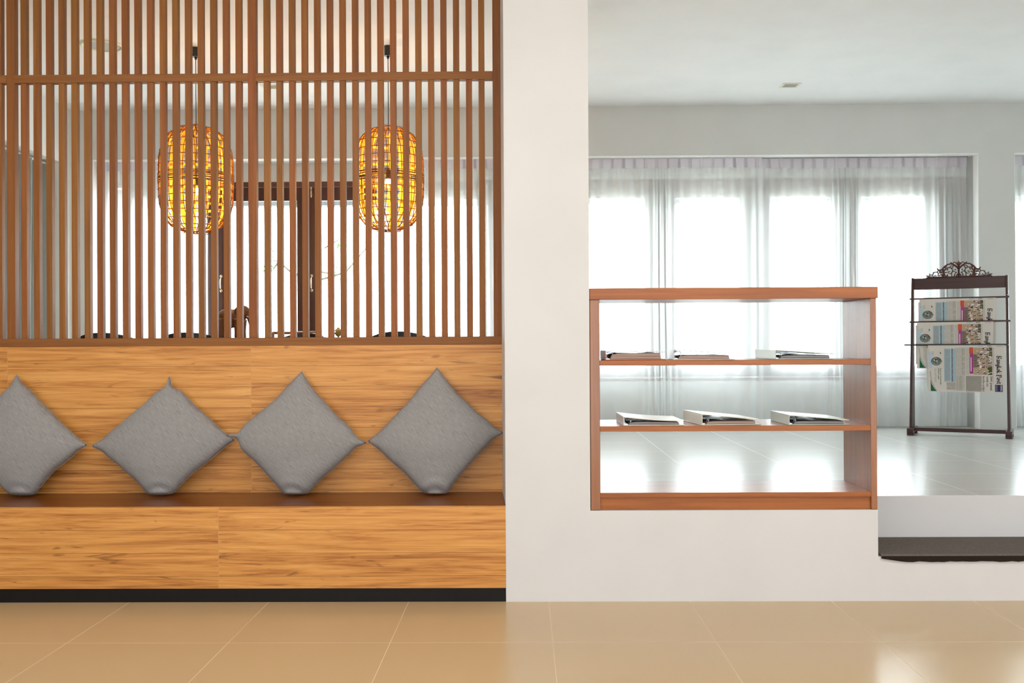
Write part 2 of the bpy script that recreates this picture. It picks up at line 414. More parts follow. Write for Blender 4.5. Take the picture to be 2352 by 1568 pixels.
# ------------------------------------------------------------------ windows
def make_window(name, o, bounds, handles, st=0.075):
    root = empty(name, ((o[0] + o[1]) / 2, YW + 0.24, P(1700, 874, YW + 0.26).z)); root['kind'] = 'structure'
    ox, oy, oz = root.location
    zt = P(1500, 412, YW + 0.26).z - oz
    f = MB(); f.box(o[0] - ox, o[1] - ox, 0.0, 0.10, zt - 0.045, zt); f.box(o[0] - ox, o[1] - ox, 0, 0.10, 0, 0.03)
    f.box(o[0] - ox, o[0] - ox + 0.05, 0, 0.10, 0.03, zt - 0.045); f.box(o[1] - ox - 0.05, o[1] - ox, 0, 0.10, 0.03, zt - 0.045)
    f.build('window_frame', DARKW2, root, 0.003)
    for i in range(len(bounds) - 1):
        a, b = bounds[i] - ox + 0.003, bounds[i + 1] - ox - 0.003
        a = max(a, o[0] - ox + 0.051); b = min(b, o[1] - ox - 0.051)
        if b - a < 0.15: continue
        s = MB(); z0, z1 = 0.032, zt - 0.047
        s.box(a, a + st, 0.012, 0.062, z0, z1); s.box(b - st, b, 0.012, 0.062, z0, z1)
        s.box(a + st, b - st, 0.012, 0.062, z1 - 0.115, z1); s.box(a + st, b - st, 0.012, 0.062, z0, z0 + 0.09)
        so = s.build('sash', DARKW, root, 0.003)
        g = MB(); g.box(a + st, b - st, 0.034, 0.040, z0 + 0.09, z1 - 0.115); g.build('glass', GLASS, so)
        if handles:
            hx = a + 0.045; hz = P(700, 650, YW + 0.25).z - oz
            h = MB()
            for sgn in (-1, 1):
                h.ball((hx, 0.010, hz + sgn * 0.062), (0.012, 0.004, 0.014)); h.tube([(hx, 0.012, hz + sgn * 0.055), (hx, -0.012, hz + sgn * 0.05)], 0.005)
            h.tube([(hx, -0.012, hz - 0.052), (hx, -0.022, hz - 0.03), (hx, -0.026, hz), (hx, -0.022, hz + 0.03), (hx, -0.012, hz + 0.052)], 0.006)
            h.build('handle', METAL, so)
            k = MB(); k.box(hx - 0.008, hx + 0.008, 0.002, 0.012, z1 - 0.08, z1 + 0.02); k.tube([(hx, 0.0, z1 - 0.09), (hx, 0.0, z1 - 0.02)], 0.006); k.build('latch', METAL, so)
    return root
YG = YW + 0.25
bA = [P(x, 600, YG).x for x in (209, 287, 495, 703, 911, 1119)] + [oA[1]]
make_window('window_1', oA, bA, True)
bB = [oB[0]] + [P(x, 600, YG).x for x in (1517, 1735, 1945, 2160)] + [oB[1]]
make_window('window_2', oB, bB, True, 0.125)
make_window('window_3', oC, [oC[0], oC[0] + 0.6, oC[1]], False)

# ------------------------------------------------------------------ sheer curtains
def sheer_curtain(name, x0, x1, ztop, zbot, y, label, seed, gathers=(), stack=None):
    rnd = random.Random(seed)
    root = empty(name, (x0, y, zbot)); tag(root, label, 'curtain', 'sheer window curtains')
    W = x1 - x0; H = ztop - zbot; nx = max(40, int(W / 0.007)); nz = 26
    th = 0.082
    comps = [(rnd.uniform(1.5, 5), rnd.uniform(0, 6.3), rnd.uniform(0.3, 1)) for _ in range(6)]
    def fy(x, t):   # t: 0 top .. 1 bottom
        ple = 0.013 * math.cos(2 * PI * x / 0.093) * (1 - t) ** 1.4
        ph = 2.1 * math.sin(1.9 * x + seed) + 1.3 * math.sin(4.3 * x + 2 * seed)
        big = 0.018 * math.sin(2 * PI * x / 0.17 + ph) * (0.25 + 0.75 * min(1, t * 3)) * (0.55 + 0.45 * math.sin(2.3 * x + seed))
        for g in gathers:
            wgt = math.exp(-((x + x0 - g) / 0.11) ** 2)
            big += wgt * 0.022 * math.sin(2 * PI * (x + x0 - g) / 0.052)
        if stack:
            for a, b in stack:
                if a <= x + x0 <= b:
                    e = min(1, (x + x0 - a) / 0.04, (b - x - x0) / 0.04); big += e * 0.016 * math.sin(2 * PI * (x + x0) / 0.06) * (0.6 + 0.4 * t)
        return ple + big + 0.006 * t * math.sin(9 * x + 5 * t)
    vs = []; fs = []
    for k in range(nz + 1):
        t = (k / nz) ** 1.15
        for i in range(nx + 1):
            x = W * i / nx
            vs.append((x + 0.004 * math.sin(6 * t + 3 * x) * t, fy(x, t), (H - th * 0.95) * (1 - t)))
    for k in range(nz):
        for i in range(nx):
            a = k * (nx + 1) + i; fs.append((a, a + 1, a + nx + 2, a + nx + 1))
    mb = MB(); mb.add(vs, fs, 0, True); mb.build('sheer_cloth', SHEER, root)
    # doubled hem
    hv = [(v[0], v[1] - 0.003, v[2]) for v in vs]
    def strip(za, zb2, off):
        q = []; ff = []
        for zz, t in ((za, 1 - za / H), (zb2, 1 - zb2 / H)):
            for i in range(nx + 1):
                x = W * i / nx; q.append((x + 0.004 * math.sin(6 * t + 3 * x) * t, fy(x, t) + off, zz))
        for i in range(nx): ff.append((i, i + 1, nx + 2 + i, nx + 1 + i))
        return q, ff
    q, ff = strip(0.0, 0.11, -0.004); mb = MB(); mb.add(q, ff, 0, True); mb.build('hem', SHEER, root)
    # header: pleat tape with pinched pleats
    mb = MB(); vs = []; fs = []; m = int(W / 0.004)
    for zz in (H - th, H - th * 0.5, H):
        for i in range(m + 1):
            x = W * i / m; c = (x / 0.093 + 0.5) % 1.0 - 0.5
            yy = -0.006
            if abs(c) < 0.13: yy = -0.006 - 0.022 * abs(math.cos(c / 0.13 * 1.5 * PI)) * (1 if zz < H else 0.75)
            vs.append((x, yy, zz))
    for k in range(2):
        for i in range(m):
            a = k * (m + 1) + i; fs.append((a, a + 1, a + m + 2, a + m + 1))
    mb.add(vs, fs, 0, True); mb.build('pleat_tape', TAPE, root)
    rail = MB(); rail.box(-0.01, W + 0.01, -0.012, 0.02, H + 0.001, H + 0.018); rail.build('curtain_track', mat('track_grey_%d' % seed, srgb(150, 150, 150), 0.4), root)
    return root
YC = YW + 0.10
zt2 = P(1800, 362, YC).z; zt1 = P(300, 371, YC).z; zbm = ZP + 0.012
mid = P(1745, 500, YC).x
gB = [P(x, 600, YC).x for x in (1517, 1735, 1945)]
sheer_curtain('sheer_curtain', oB[0] + 0.02, mid + 0.02, zt2, zbm, YC, 'left half of the white sheer curtain pair behind the low shelf', 3, gB[:1])
sheer_curtain('sheer_curtain', mid, oB[1] - 0.035, zt2, zbm, YC + 0.045, 'right half of the white sheer curtain pair, hanging behind the newspaper rack', 5, gB[2:], [(P(2150, 600, YC).x, oB[1])])
sheer_curtain('sheer_curtain', oC[0] + 0.02, oC[1] - 0.02, zt2, zbm, YC, 'sliver of white sheer curtain at the far right edge beyond the wall pier', 8, (), [(oC[0], oC[0] + 0.3)])
sheer_curtain('sheer_curtain', oA[0] + 0.02, P(478, 500, YC).x, zt1, zbm, YC, 'white sheer curtain at the far left window, behind the slatted screen', 11, (), [(oA[0] + 0.03, P(290, 500, YC).x)])
sheer_curtain('sheer_curtain', P(864, 500, YC).x, oA[1] - 0.02, zt1, zbm, YC, 'white sheer curtain beside the white column, right of the right-hand lantern', 14, (), [(P(886, 500, YC).x, P(932, 500, YC).x), (P(1092, 500, YC).x, P(1160, 500, YC).x)])

# grey drapes on the left wall
root = empty('grey_drapes', (XL - 0.10, oL[0], ZP + 0.01)); tag(root, 'heavy grey pleated drape along the left wall, behind the slats', 'curtain')
vs = []; fs = []; W = oL[1] - oL[0] - 0.04; H = ZL - ZP - 0.05; nx = int(W / 0.006); nz = 14
for k in range(nz + 1):
    t = k / nz
    for i in range(nx + 1):
        y = W * i / nx
        ph = 2 * PI * y / 0.14 + 1.2 * math.sin(2.7 * y)
        vs.append((0.075 * math.sin(ph) * (0.9 - 0.2 * t + 0.25 * t * math.sin(3 * y)) + 0.012 * math.sin(2.3 * ph), y + 0.02, H * (1 - t)))
for k in range(nz):
    for i in range(nx):
        a = k * (nx + 1) + i; fs.append((a, a + 1, a + nx + 2, a + nx + 1))
mb = MB(); mb.add(vs, fs, 0, True); mb.build('drape_cloth', DRAPE, root)
mb = MB(); mb.box(-0.02, 0.02, 0.0, W + 0.03, H + 0.003, H + 0.02); mb.build('drape_rail', REVEAL, root)

# ------------------------------------------------------------------ bench
zs = P(600, 1162, YF).z; zk = P(600, 1351, YF).z; zbt = P(600, 794, YB).z
xe = xa - 0.0005; xeb = xb + 0.0015
root = empty('bench', (-1.9, YF, 0)); tag(root, 'long built-in bench clad in wood planks, under the slatted screen', 'bench')
def bl(mb):   # shift to the bench's own origin
    mb.v = [(v[0] + 1.9, v[1] - YF, v[2]) for v in mb.v]; return mb
mb = MB(); mb.box(XL + 0.002, xe, YF, YF + 0.02, zk, zs - 0.001); bl(mb).build('front_panel', FRONTW, root)
mb = MB(); mb.prism([(XL + 0.002, YF + 0.0), (xe, YF), (xeb, YB), (XL + 0.002, YB)], 'z', zs - 0.02, zs); mb.v = [(v[0], v[1] + (0.0205 if v[1] < YF + 0.01 and v[2] < zs - 0.001 else 0), v[2]) for v in mb.v]
bl(mb).build('seat', SEATW, root)
mb = MB(); mb.box(XL + 0.002, xeb, YB, YB + 0.06, zs - 0.02, zbt); bl(mb).build('backrest', BACKW, root)
mb = MB(); mb.box(XL + 0.002, xe, YF + 0.004, YF + 0.05, 0.0, zk); bl(mb).build('plinth', BLACK, root)
mb = MB(); mb.box(XL + 0.002, xe, YF + 0.03, YF + 0.05, zk, zs - 0.022); mb.box(XL + 0.002, xeb - 0.01, YB + 0.06, YB + 0.10, 0.385, zbt - 0.01); bl(mb).build('carcass', WHITE, root)

# ------------------------------------------------------------------ slatted screen
YSC = YB + 0.012
root = empty('slatted_screen', (P(589, 700, YSC).x, YSC, zbt)); tag(root, 'tall brown wooden screen of upright slats standing on the bench back', 'screen')
RX, RY, RZ = root.location
T = 0.038
px0 = P(570.4, 500, YSC).x; pw = 0.0385; mod = 1.140
zr0, zr1 = P(580, 186.5, YSC).z, P(580, 168, YSC).z
zb1 = P(580, 775, YSC).z
xst = P(1133, 500, YSC).x
def sbox(x0, x1, y0, y1, z0, z1, name, m, bev=0.0012):
    b = MB(); b.box(x0 - RX, x1 - RX, y0 - RY, y1 - RY, z0 - RZ, z1 - RZ); return b.build(name, m, root, bev)
xscl = px0 - 2 * mod - 0.02
sbox(xscl, xeb + 0.001, YSC - 0.009, YSC + 0.047, zbt, zb1, 'bottom_rail', RAILW)
for k in range(3): sbox(px0 - k * mod, px0 - k * mod + pw, YSC, YSC + T, zb1, ZC - 0.001, 'post', SLATW)
sbox(xst, xeb + 0.001, YSC - 0.004, YSC + T + 0.01, zb1, ZC - 0.001, 'post', SLATW)
for k in range(-1, 2):
    a = px0 - (k + 0) * mod + pw if k >= 0 else px0 + pw
    if k == -1: sbox(px0 + pw, xst, YSC - 0.002, YSC + T, zr0, zr1, 'middle_rail', RAILW)
    else: sbox(px0 - (k + 1) * mod + pw, px0 - k * mod, YSC - 0.002, YSC + T, zr0, zr1, 'middle_rail', RAILW)
sw = 0.0275; sd = 0.030; pitch_ = mod / 19.27
lo = MB(); lo.box(-sw / 2, sw / 2, 0, sd, zb1 - RZ, zr0 - RZ)
hi = MB(); hi.box(-sw / 2, sw / 2, 0, sd, zr1 - RZ, ZC - 0.001 - RZ)
full = MB(); full.box(-sw / 2, sw / 2, 0, sd, zb1 - RZ, ZC - 0.001 - RZ)
lo0 = lo.build('slat', SLATW, root, 0.001); hi0 = hi.build('slat', SLATW, root, 0.001)
first = True
def put(o0, x, fresh):
    o = o0 if fresh else o0.copy()
    if not fresh: COL.objects.link(o); o.parent = root
    o.location = (x - RX, 0.003, 0)
fr = True
for side in (0, 1):
    for i in range(18):
        px = (48 if side == 0 else 606.4) + 29.06 * i + 6.8
        x = P(px, 480, YSC + 0.003).x
        put(lo0, x, fr); put(hi0, x, fr); fr = False
for i in range(17):   # off to the left of the photograph's edge
    x = px0 - mod - 0.038 - i * 0.0592
    put(lo0, x, False)
    if i < 3: put(hi0, x, False)

# ------------------------------------------------------------------ cushions
def cushion(tp, lf, rt, bt, label, seed, ears=(), dl=0.0, dr=0.0):
    rnd = random.Random(seed)
    # corner points in the bench's plane; leaned: bottom forward on the seat, top on the backrest
    yb, yt = YB - 0.15, YB - 0.035
    Pt = P(tp[0], tp[1], yt); Pb = P(bt[0], bt[1], yb + 0.02)
    Pl = P(lf[0], lf[1], (yb + yt) / 2 + 0.015 + dl); Pr = P(rt[0], rt[1], (yb + yt) / 2 + 0.015 + dr)
    Pb = Vector((Pb.x, Pb.y, zs - 0.055))
    base = Vector((Pb.x, Pb.y, zs))
    n = 44
    nrm = Vector((0, -1, 0.22)).normalized()
    fr_ = []; bk = []
    w1 = [(rnd.uniform(3, 7), rnd.uniform(3, 7), rnd.uniform(0, 6)) for _ in range(4)]
    for j in range(n + 1):
        for i in range(n + 1):
            u = -1 + 2 * i / n; v = -1 + 2 * j / n
            # edges bow inward between the corners
            uu = u * (1 - 0.075 * (1 - v * v) * (abs(u) ** 2)); vv = v * (1 - 0.075 * (1 - u * u) * (abs(v) ** 2))
            # the cover's own waviness along the seams
            ed = 0.016 * math.sin(2.3 * v + seed) * abs(u) ** 3 + 0.007 * math.sin(9 * v + 2 * seed) * abs(u) ** 6
            uu += ed; vv += 0.016 * math.sin(2.7 * u + 1.7 * seed) * abs(v) ** 3 + 0.007 * math.sin(8 * u + seed) * abs(v) ** 6
            for (cu, cv, k) in ears:     # pinched corner tips
                dd = math.hypot(u - cu, v - cv)
                if dd < 0.42:
                    g = k * math.sin(PI * min(1, dd / 0.42)) ; par = ((uu - cu) * cu + (vv - cv) * cv) / 2
                    tu, tv = cu + cu * par, cv + cv * par; uu += (tu - uu) * g; vv += (tv - vv) * g
            a = (uu + 1) / 2; b = (vv + 1) / 2
            # u: left->top edge direction ; corners: (0,0)=bottom (1,0)=right (0,1)=left (1,1)=top
            p = Pb * (1 - a) * (1 - b) + Pr * a * (1 - b) + Pl * (1 - a) * b + Pt * a * b
            e = max(0.0, (1 - u * u)) * max(0.0, (1 - v * v))
            th = 0.078 * e ** 0.42
            wr = 0
            for (fa, fb, ph) in w1: wr += 0.0016 * math.sin(fa * u + fb * v + ph) * e
            cr = math.exp(-((abs(u) - 1) ** 2 + (abs(v) - 1) ** 2) / 0.10)
            wr += 0.009 * cr * math.sin(11 * (u - v) + seed) * e ** 0.5
            cb = math.exp(-((u + 0.78) ** 2 + (v + 0.78) ** 2) / 0.06)   # creases over the crushed foot
            wr += 0.012 * cb * math.sin(16 * (u + v) + 5 * (u - v) ** 2 * 3 + seed)
            wr += 0.004 * math.exp(-((u + 0.9) / 0.25) ** 2) * math.sin(7 * v + 2 * seed) * e ** 0.4
            fr_.append(p + nrm * max(0.0, th + wr)); bk.append(p - nrm * (th * 0.55))
    def fold(p):
        # the lowest corner is crushed on the seat
        lim = zs + 0.004
        q = Vector(p)
        if q.z < lim + 0.03:
            d = lim + 0.03 - q.z
            q.z = lim + 0.03 * math.exp(-d / 0.03)
            q.y += min(d, 0.09) * 0.45
            q.x = base.x + (q.x - base.x) * (1 + 0.35 * min(1, d / 0.05))
        if q.y > YB - 0.006: q.y = YB - 0.006
        return q
    fr_ = [fold(p) for p in fr_]; bk = [fold(p) for p in bk]
    mb = MB(); N = n + 1
    fs = []
    for j in range(n):
        for i in range(n):
            a = j * N + i; fs.append((a, a + 1, a + N + 1, a + N))
            b = N * N + a; fs.append((b, b + N, b + N + 1, b + 1))
    mb.add([p - base for p in fr_ + bk], fs, 0, True)
    o = mb.build('cushion', CUSH, None, loc=base, weld=True)
    sm = o.modifiers.new('smooth', 'SMOOTH'); sm.factor = 0.5; sm.iterations = 2
    tag(o, label, 'cushion', 'grey cushions on the bench')
    # seam piping along the edge
    edge = [(i, 0) for i in range(0, n)] + [(n, j) for j in range(0, n)] + [(i, n) for i in range(n, 0, -1)] + [(0, j) for j in range(n, 0, -1)]
    pts = [(fr_[j * N + i] + bk[j * N + i]) / 2 - base for i, j in edge]
    s = MB(); s.tube(pts, 0.0011, 5, 0, True); s.build('seam', CUSH, o)
    return o
cushion((38, 858), (-112, 1022), (202, 1020), (52, 1140), 'grey cushion cut off by the left edge of the photo', 1, [(1, 1, .3), (1, -1, .1)])
cushion((390, 862), (211, 1024), (540, 1010), (366, 1142), 'grey cushion with a thin upright tip, second from the left', 2, [(1, 1, .7), (-1, 1, .3)], 0, 0.022)
cushion((694, 852), (520, 1000), (843, 1018), (672, 1139), 'grey cushion whose left tip touches its neighbour, third from the left', 3, [(-1, 1, .75), (1, -1, .35)], -0.03, 0)
cushion((1004, 842), (843, 1012), (1157, 994), (998, 1138), 'grey cushion beside the white column, at the right end of the bench', 4, [(1, -1, .3)])

# ------------------------------------------------------------------ low shelf
zf = ZP + 0.003
sx0, sx1 = P(1355.5, 900, YF).x + 0.001, P(2014.5, 900, YF).x
D = 0.375
root = empty('shelf_unit', ((sx0 + sx1) / 2, YF + 0.004, zf)); tag(root, 'low open brown wooden shelf unit standing on the white low wall', 'shelf')
RX2, RY2, RZ2 = root.location
W2 = (sx1 - sx0) / 2
zz = lambda y: P(1690, y, YF).z - RZ2
tL, tR = 0.041, 0.0255
zt = zz(686.5)
b = MB(); b.box(-W2, -W2 + tL, 0, D, 0, zt); b.build('side_panel', SHELFV, root, 0.0015)
b = MB(); b.box(W2 - tR, W2, 0, D, 0, zt); b.build('side_panel', SHELFV, root, 0.0015)
b = MB(); b.box(-W2 - 0.001, W2 + 0.006, -0.006, D + 0.004, zt, zz(660)); b.build('top_board', SHELFW, root, 0.002)
for y0, y1 in ((826, 838.5), (977.5, 990)):
    b = MB(); b.box(-W2 + tL, W2 - tR, 0.002, D - 0.002, zz(y1), zz(y0)); b.build('shelf_board', SHELFW, root, 0.0012)
b = MB(); b.box(-W2 + tL, W2 - tR, 0.002, D - 0.002, zz(1142), zz(1131)); b.build('bottom_board', SHELFW, root, 0.0012)
b = MB(); b.box(-W2 + tL, W2 - tR, 0.012, 0.03, 0, zz(1142)); b.build('toe_panel', SHELFW, root)
zsh = (RZ2 + zz(826), RZ2 + zz(977.5))

# ------------------------------------------------------------------ binders
PAPER = mat('binder_paper', srgb(150, 122, 110), 0.8)
def lay(name, c1, c2):
    m = mat(name, c1, 0.8); t = NT(m); x, y, z, v = t.pos(False)
    n = t.noise(t.comb(t.math('MULTIPLY', x, 3), t.math('MULTIPLY', y, 3), t.math('MULTIPLY', z, 900)), 1, 2)
    t.link(t.ramp(n, [(0.35, c1), (0.65, c2)]), t.b.inputs['Base Color']); return m
PAGES = lay('page_stack', srgb(120, 92, 84), srgb(190, 168, 156)); PAGES2 = lay('page_stack_dark', srgb(70, 60, 64), srgb(170, 164, 166))
SLEEVE = mat('plastic_sleeve', srgb(225, 225, 228), 0.12, spec=0.8)
def binder(px, py, zsurf, rot, spine_h, width, cov, pages, pg_h, label, L=0.29, rings=True, cov_in=None, dy=0.012, sag=0.0):
    cf = cov_in or cov
    """px: near spine foot corner on the shelf's front; opens to the right"""
    p = P(px, py, YF + dy)
    root = empty('ring_binder', (p.x, YF + dy, zsurf + 0.0008), rot); tag(root, label, 'binder', 'ring binders on the low shelf')
    th = 0.0032; Wd = width; h = spine_h
    # cover: back board, spine, front board sloping down to the fore-edge
    m = MB(); m.box(0, Wd, 0, L, 0, th); m.build('back_cover', cov, root, 0.001)
    m = MB(); m.box(0, th, 0, L, th, h - th); m.build('spine', cov, root, 0.001)
    zt0, zt1 = h, pg_h + th + 0.006
    m = MB(); N = 10
    vs = []
    for i in range(N + 1):
        t = i / N; x = Wd * 0.985 * t
        z = zt0 + (zt1 - zt0) * t - sag * math.sin(PI * t)
        if x < 0.02: z = zt0 - 0.0005 * (1 - t)
        for (yy, dz) in ((0, 0), (L, 0), (0, -th), (L, -th)): vs.append((x, yy, z + dz))
    fs = []
    for i in range(N):
        a, c = 4 * i, 4 * i + 4
        fs += [(a, a + 1, c + 1, c), (a + 2, c + 2, c + 3, a + 3), (a, c, c + 2, a + 2), (a + 1, a + 3, c + 3, c + 1)]
    fs += [(0, 2, 3, 1), (4 * N, 4 * N + 1, 4 * N + 3, 4 * N + 2)]
    m.add(vs, fs); m.build('front_cover', cf, root)
    # pages
    m = MB(); m.prism([(0.022, th + 0.0005), (Wd - 0.022, th + 0.0005), (Wd - 0.026, th + pg_h), (0.055, th + pg_h), (0.03, th + pg_h * 0.75)], 'y', 0.008, L - 0.008); m.build('pages', pages, root)
    # loose plastic sleeves rising to the rings
    m = MB()
    for k in range(3):
        z1 = th + pg_h + 0.001; z2 = z1 + (h - z1 - 0.008) * (0.35 + 0.25 * k)
        pts = [(0.012, z2 - 0.001 * k), (0.05, z2), (Wd * 0.45, (z1 + z2) / 2 - 0.003), (Wd * 0.8, z1 + 0.001 * k)]
        for q in range(3):
            a, c = pts[q], pts[q + 1]
            m.quad((a[0], 0.01, a[1]), (c[0], 0.01, c[1]), (c[0], L - 0.01, c[1]), (a[0], L - 0.01, a[1]))
    m.build('plastic_sleeves', SLEEVE, root)
    if rings:
        m = MB()
        m.box(0.006, 0.022, 0.02, L - 0.02, th, th + 0.003)
        for yy in (0.03, 0.05, L / 2, L - 0.05):
            pts = [(0.022 + (h * 0.36) * math.cos(a), yy, h * 0.48 + (h * 0.36) * math.sin(a)) for a in [2 * PI * q / 16 for q in range(16)]]
            m.tube(pts, 0.0013, 5, 0, True)
        m.build('ring_mechanism', CHROME, root)
    return root
ORANGE = mat('orange_cover', srgb(205, 96, 30), 0.4); IVORY = mat('ivory_cover', srgb(226, 220, 206), 0.35)
SAGE = mat('sage_cover', srgb(186, 198, 184), 0.35); CLEAR = mat('pale_grey_cover', srgb(206, 200, 198), 0.3); NAVYE = mat('cream_cover', srgb(218, 216, 200), 0.35)
z1s, z2s = zsh
# (label, near corner px, ...)
binder(1390, 824, z1s, 0.0, 0.042, 0.262, ORANGE, PAGES, 0.026, 'orange ring binder at the left end of the upper shelf', cov_in=CLEAR)
binder(1546, 824, z1s, math.radians(-3), 0.046, 0.262, CLEAR, PAGES, 0.016, 'pale grey ring binder with shiny rings, middle of the upper shelf')
binder(1781, 823, z1s, math.radians(4), 0.041, 0.262, SAGE, PAGES2, 0.014, 'pale green ring binder at the right end of the upper shelf')
binder(1432, 978, z2s, math.radians(1), 0.040, 0.262, IVORY, PAGES2, 0.012, 'ivory ring binder with drooping cover, left on the lower shelf', sag=0.004)
binder(1612, 976, z2s, math.radians(7), 0.050, 0.262, NAVYE, PAGES, 0.014, 'cream ring binder with a broad spine, middle of the lower shelf')
binder(1812, 975, z2s, math.radians(1.5), 0.044, 0.262, SAGE, PAGES2, 0.013, 'pale green ring binder at the right end of the lower shelf')

# ------------------------------------------------------------------ stair mat
m = MB(); rnd = random.Random(5)
x0, x1 = XS + 0.012, XR - 0.01; zt = 0.188
ym = YS - 0.002; n = 160
top = []
vs = []; fs = []
for i in range(n + 1):
    x = x0 + (x1 - x0) * i / n
    dr = 0.018 + 0.004 * rnd.random() - (0.014 * max(0, 1 - i / 4))
    prof = [(ym, zt + 0.001), (ym, zt + 0.010), (YF + 0.004, zt + 0.010), (YF - 0.008, zt + 0.004), (YF - 0.010, zt - dr), (YF - 0.002, zt - dr)]
    vs += [(x, a, b) for a, b in prof]
for i in range(n):
    for k in range(5):
        a = i * 6 + k; fs.append((a, a + 6, a + 7, a + 1))
    fs.append((i * 6 + 5, i * 6 + 11, i * 6 + 6, i * 6))
fs.append((0, 1, 2, 3, 4, 5)); e = n * 6; fs.append((e + 5, e + 4, e + 3, e + 2, e + 1, e))
m.add(vs, fs)
o = m.build('stair_mat', [MATM, MATEDGE]); tag(o, 'dark grey carpet mat covering the white step on the right', 'mat')
for p in o.data.polygons:
    c = p.center
    if c.y < YF - 0.004: p.material_index = 1

# ------------------------------------------------------------------ pendant lanterns
def bamboo(name, c, tr=0.4):
    m = bpy.data.materials.new(name); m.use_nodes = True; t = NT(m); t.n.remove(t.b)
    d = t.new('ShaderNodeBsdfDiffuse'); tl = t.new('ShaderNodeBsdfTranslucent'); d.inputs[0].default_value = c; tl.inputs[0].default_value = c
    mx = t.new('ShaderNodeMixShader'); mx.inputs[0].default_value = tr; t.link(d.outputs[0], mx.inputs[1]); t.link(tl.outputs[0], mx.inputs[2])
    t.link(mx.outputs[0], t.n['Material Output'].inputs[0]); return m
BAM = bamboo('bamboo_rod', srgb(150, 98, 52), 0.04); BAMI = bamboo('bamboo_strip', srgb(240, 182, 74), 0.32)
BULB = emit('bulb_glow', (1.0, 0.78, 0.42, 1), 14)
def lantern(px, pyc0, pyc1, ytop, ybot, ybulb, R, label, seed, Yl=6.7):
    c = P(px, pyc0, Yl); zc = ZC
    root = empty('pendant_lantern', (c.x, Yl, ZC)); tag(root, label, 'pendant lamp', 'woven lanterns behind the slatted screen')
    Z = lambda y: P(px, y, Yl).z - ZC
    m = MB(); m.lathe([(0.0255, -0.001), (0.0255, Z(pyc1))]); m.build('canopy', BLACKLAC, root, 0.001)
    m = MB(); m.lathe([(0.009, Z(pyc1)), (0.006, Z(pyc1) - 0.018)], n=12); m.tube([(0, 0, Z(pyc1) - 0.01), (0, 0, Z(ybulb) + 0.06)], 0.0026, 6); m.build('cord', BLACKLAC, root)
    zt_, zb_ = Z(ytop), Z(ybot); H = zt_ - zb_
    def rad(t):   # t 0 top 1 bottom
        s = abs(2 * t - 1); return R * (1 - s ** 3.6) ** 0.52 * 0.90 + 0.024
    rnd = random.Random(seed)
    sh = MB()
    # horizontal rings
    ts = [0.004, 0.03] + [0.09 + 0.073 * k for k in range(5)] + [0.455 + 0.011 * k for k in range(9)] + [0.60 + 0.068 * k for k in range(5)] + [0.93, 0.965, 0.99]
    for t in ts:
        r = rad(min(max(t, 0.0), 1.0)); z = zt_ - H * t
        wob = rnd.uniform(-0.004, 0.004)
        k = 48; pts = [((r + 0.002) * math.cos(a), (r + 0.002) * math.sin(a), z + wob * math.sin(2 * a)) for a in [2 * PI * q / k for q in range(k)]]
        sh.tube(pts, 0.0028, 5, 0, True)
    # leaning uprights, two directions
    K = 30
    for half in (0, 1):
        t0, t1 = (0.0, 0.5) if half == 0 else (0.5, 1.0)
        for d in (-1, 1):
            for q in range(K):
                a0 = 2 * PI * (q + (0.25 if d > 0 else 0)) / K + rnd.uniform(-0.03, 0.03); tw = d * rnd.uniform(0.10, 0.22)
                pts = []
                for s in range(13):
                    t = t0 + (t1 - t0) * s / 12; e = s / 12 if half else 1 - s / 12
                    a = a0 + tw * (0.25 * e + 1.6 * e ** 5); r = rad(t)
                    pts.append((r * math.cos(a), r * math.sin(a), zt_ - H * t))
                sh.tube(pts, 0.0022, 4, 0)
    shade = sh.build('woven_shade', BAM, root)
    inn = MB(); K2 = 19
    for q in range(K2):
        a0 = 2 * PI * q / K2; hw = 2 * PI / K2 * rnd.uniform(0.11, 0.24)
        for t0, t1 in ((0.03, 0.48), (0.53, 0.97)):
            vs = []
            for s in range(13):
                t = t0 + (t1 - t0) * s / 12; r = rad(t) - 0.006
                for a in (a0 - hw, a0 + hw): vs.append((r * math.cos(a), r * math.sin(a), zt_ - H * t))
            inn.add(vs, [(2 * s, 2 * s + 1, 2 * s + 3, 2 * s + 2) for s in range(12)], 0, True)
    for t0 in (0.14, 0.40, 0.60, 0.74):
        vs = []; k = 40
        for s in (0, 1):
            t = t0 + 0.022 * s; r = rad(t) - 0.009
            for q in range(k): vs.append((r * math.cos(2 * PI * q / k), r * math.sin(2 * PI * q / k), zt_ - H * t))
        inn.add(vs, [(q, (q + 1) % k, k + (q + 1) % k, k + q) for q in range(k)], 0, True)
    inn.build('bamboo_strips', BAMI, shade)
    zbu = Z(ybulb)
    m = MB(); m.lathe([(0.016, zbu + 0.085), (0.018, zbu + 0.03), (0.014, zbu + 0.024)], n=16); m.build('socket', BLACKLAC, root)
    m = MB(); m.ball((0, 0, zbu), (0.024, 0.024, 0.03)); m.build('bulb', BULB, root)
    l = bpy.data.lights.new('lantern_light', 'POINT'); l.energy = 9; l.color = (1.0, 0.60, 0.22); l.shadow_soft_size = 0.045
    lo_ = bpy.data.objects.new('lantern_light', l); COL.objects.link(lo_); lo_.parent = root; lo_.location = (0, 0, zbu)
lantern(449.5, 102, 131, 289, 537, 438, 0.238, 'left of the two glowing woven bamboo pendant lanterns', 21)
lantern(891, 99, 129, 291, 532, 420, 0.229, 'right of the two glowing woven bamboo pendant lanterns', 22)

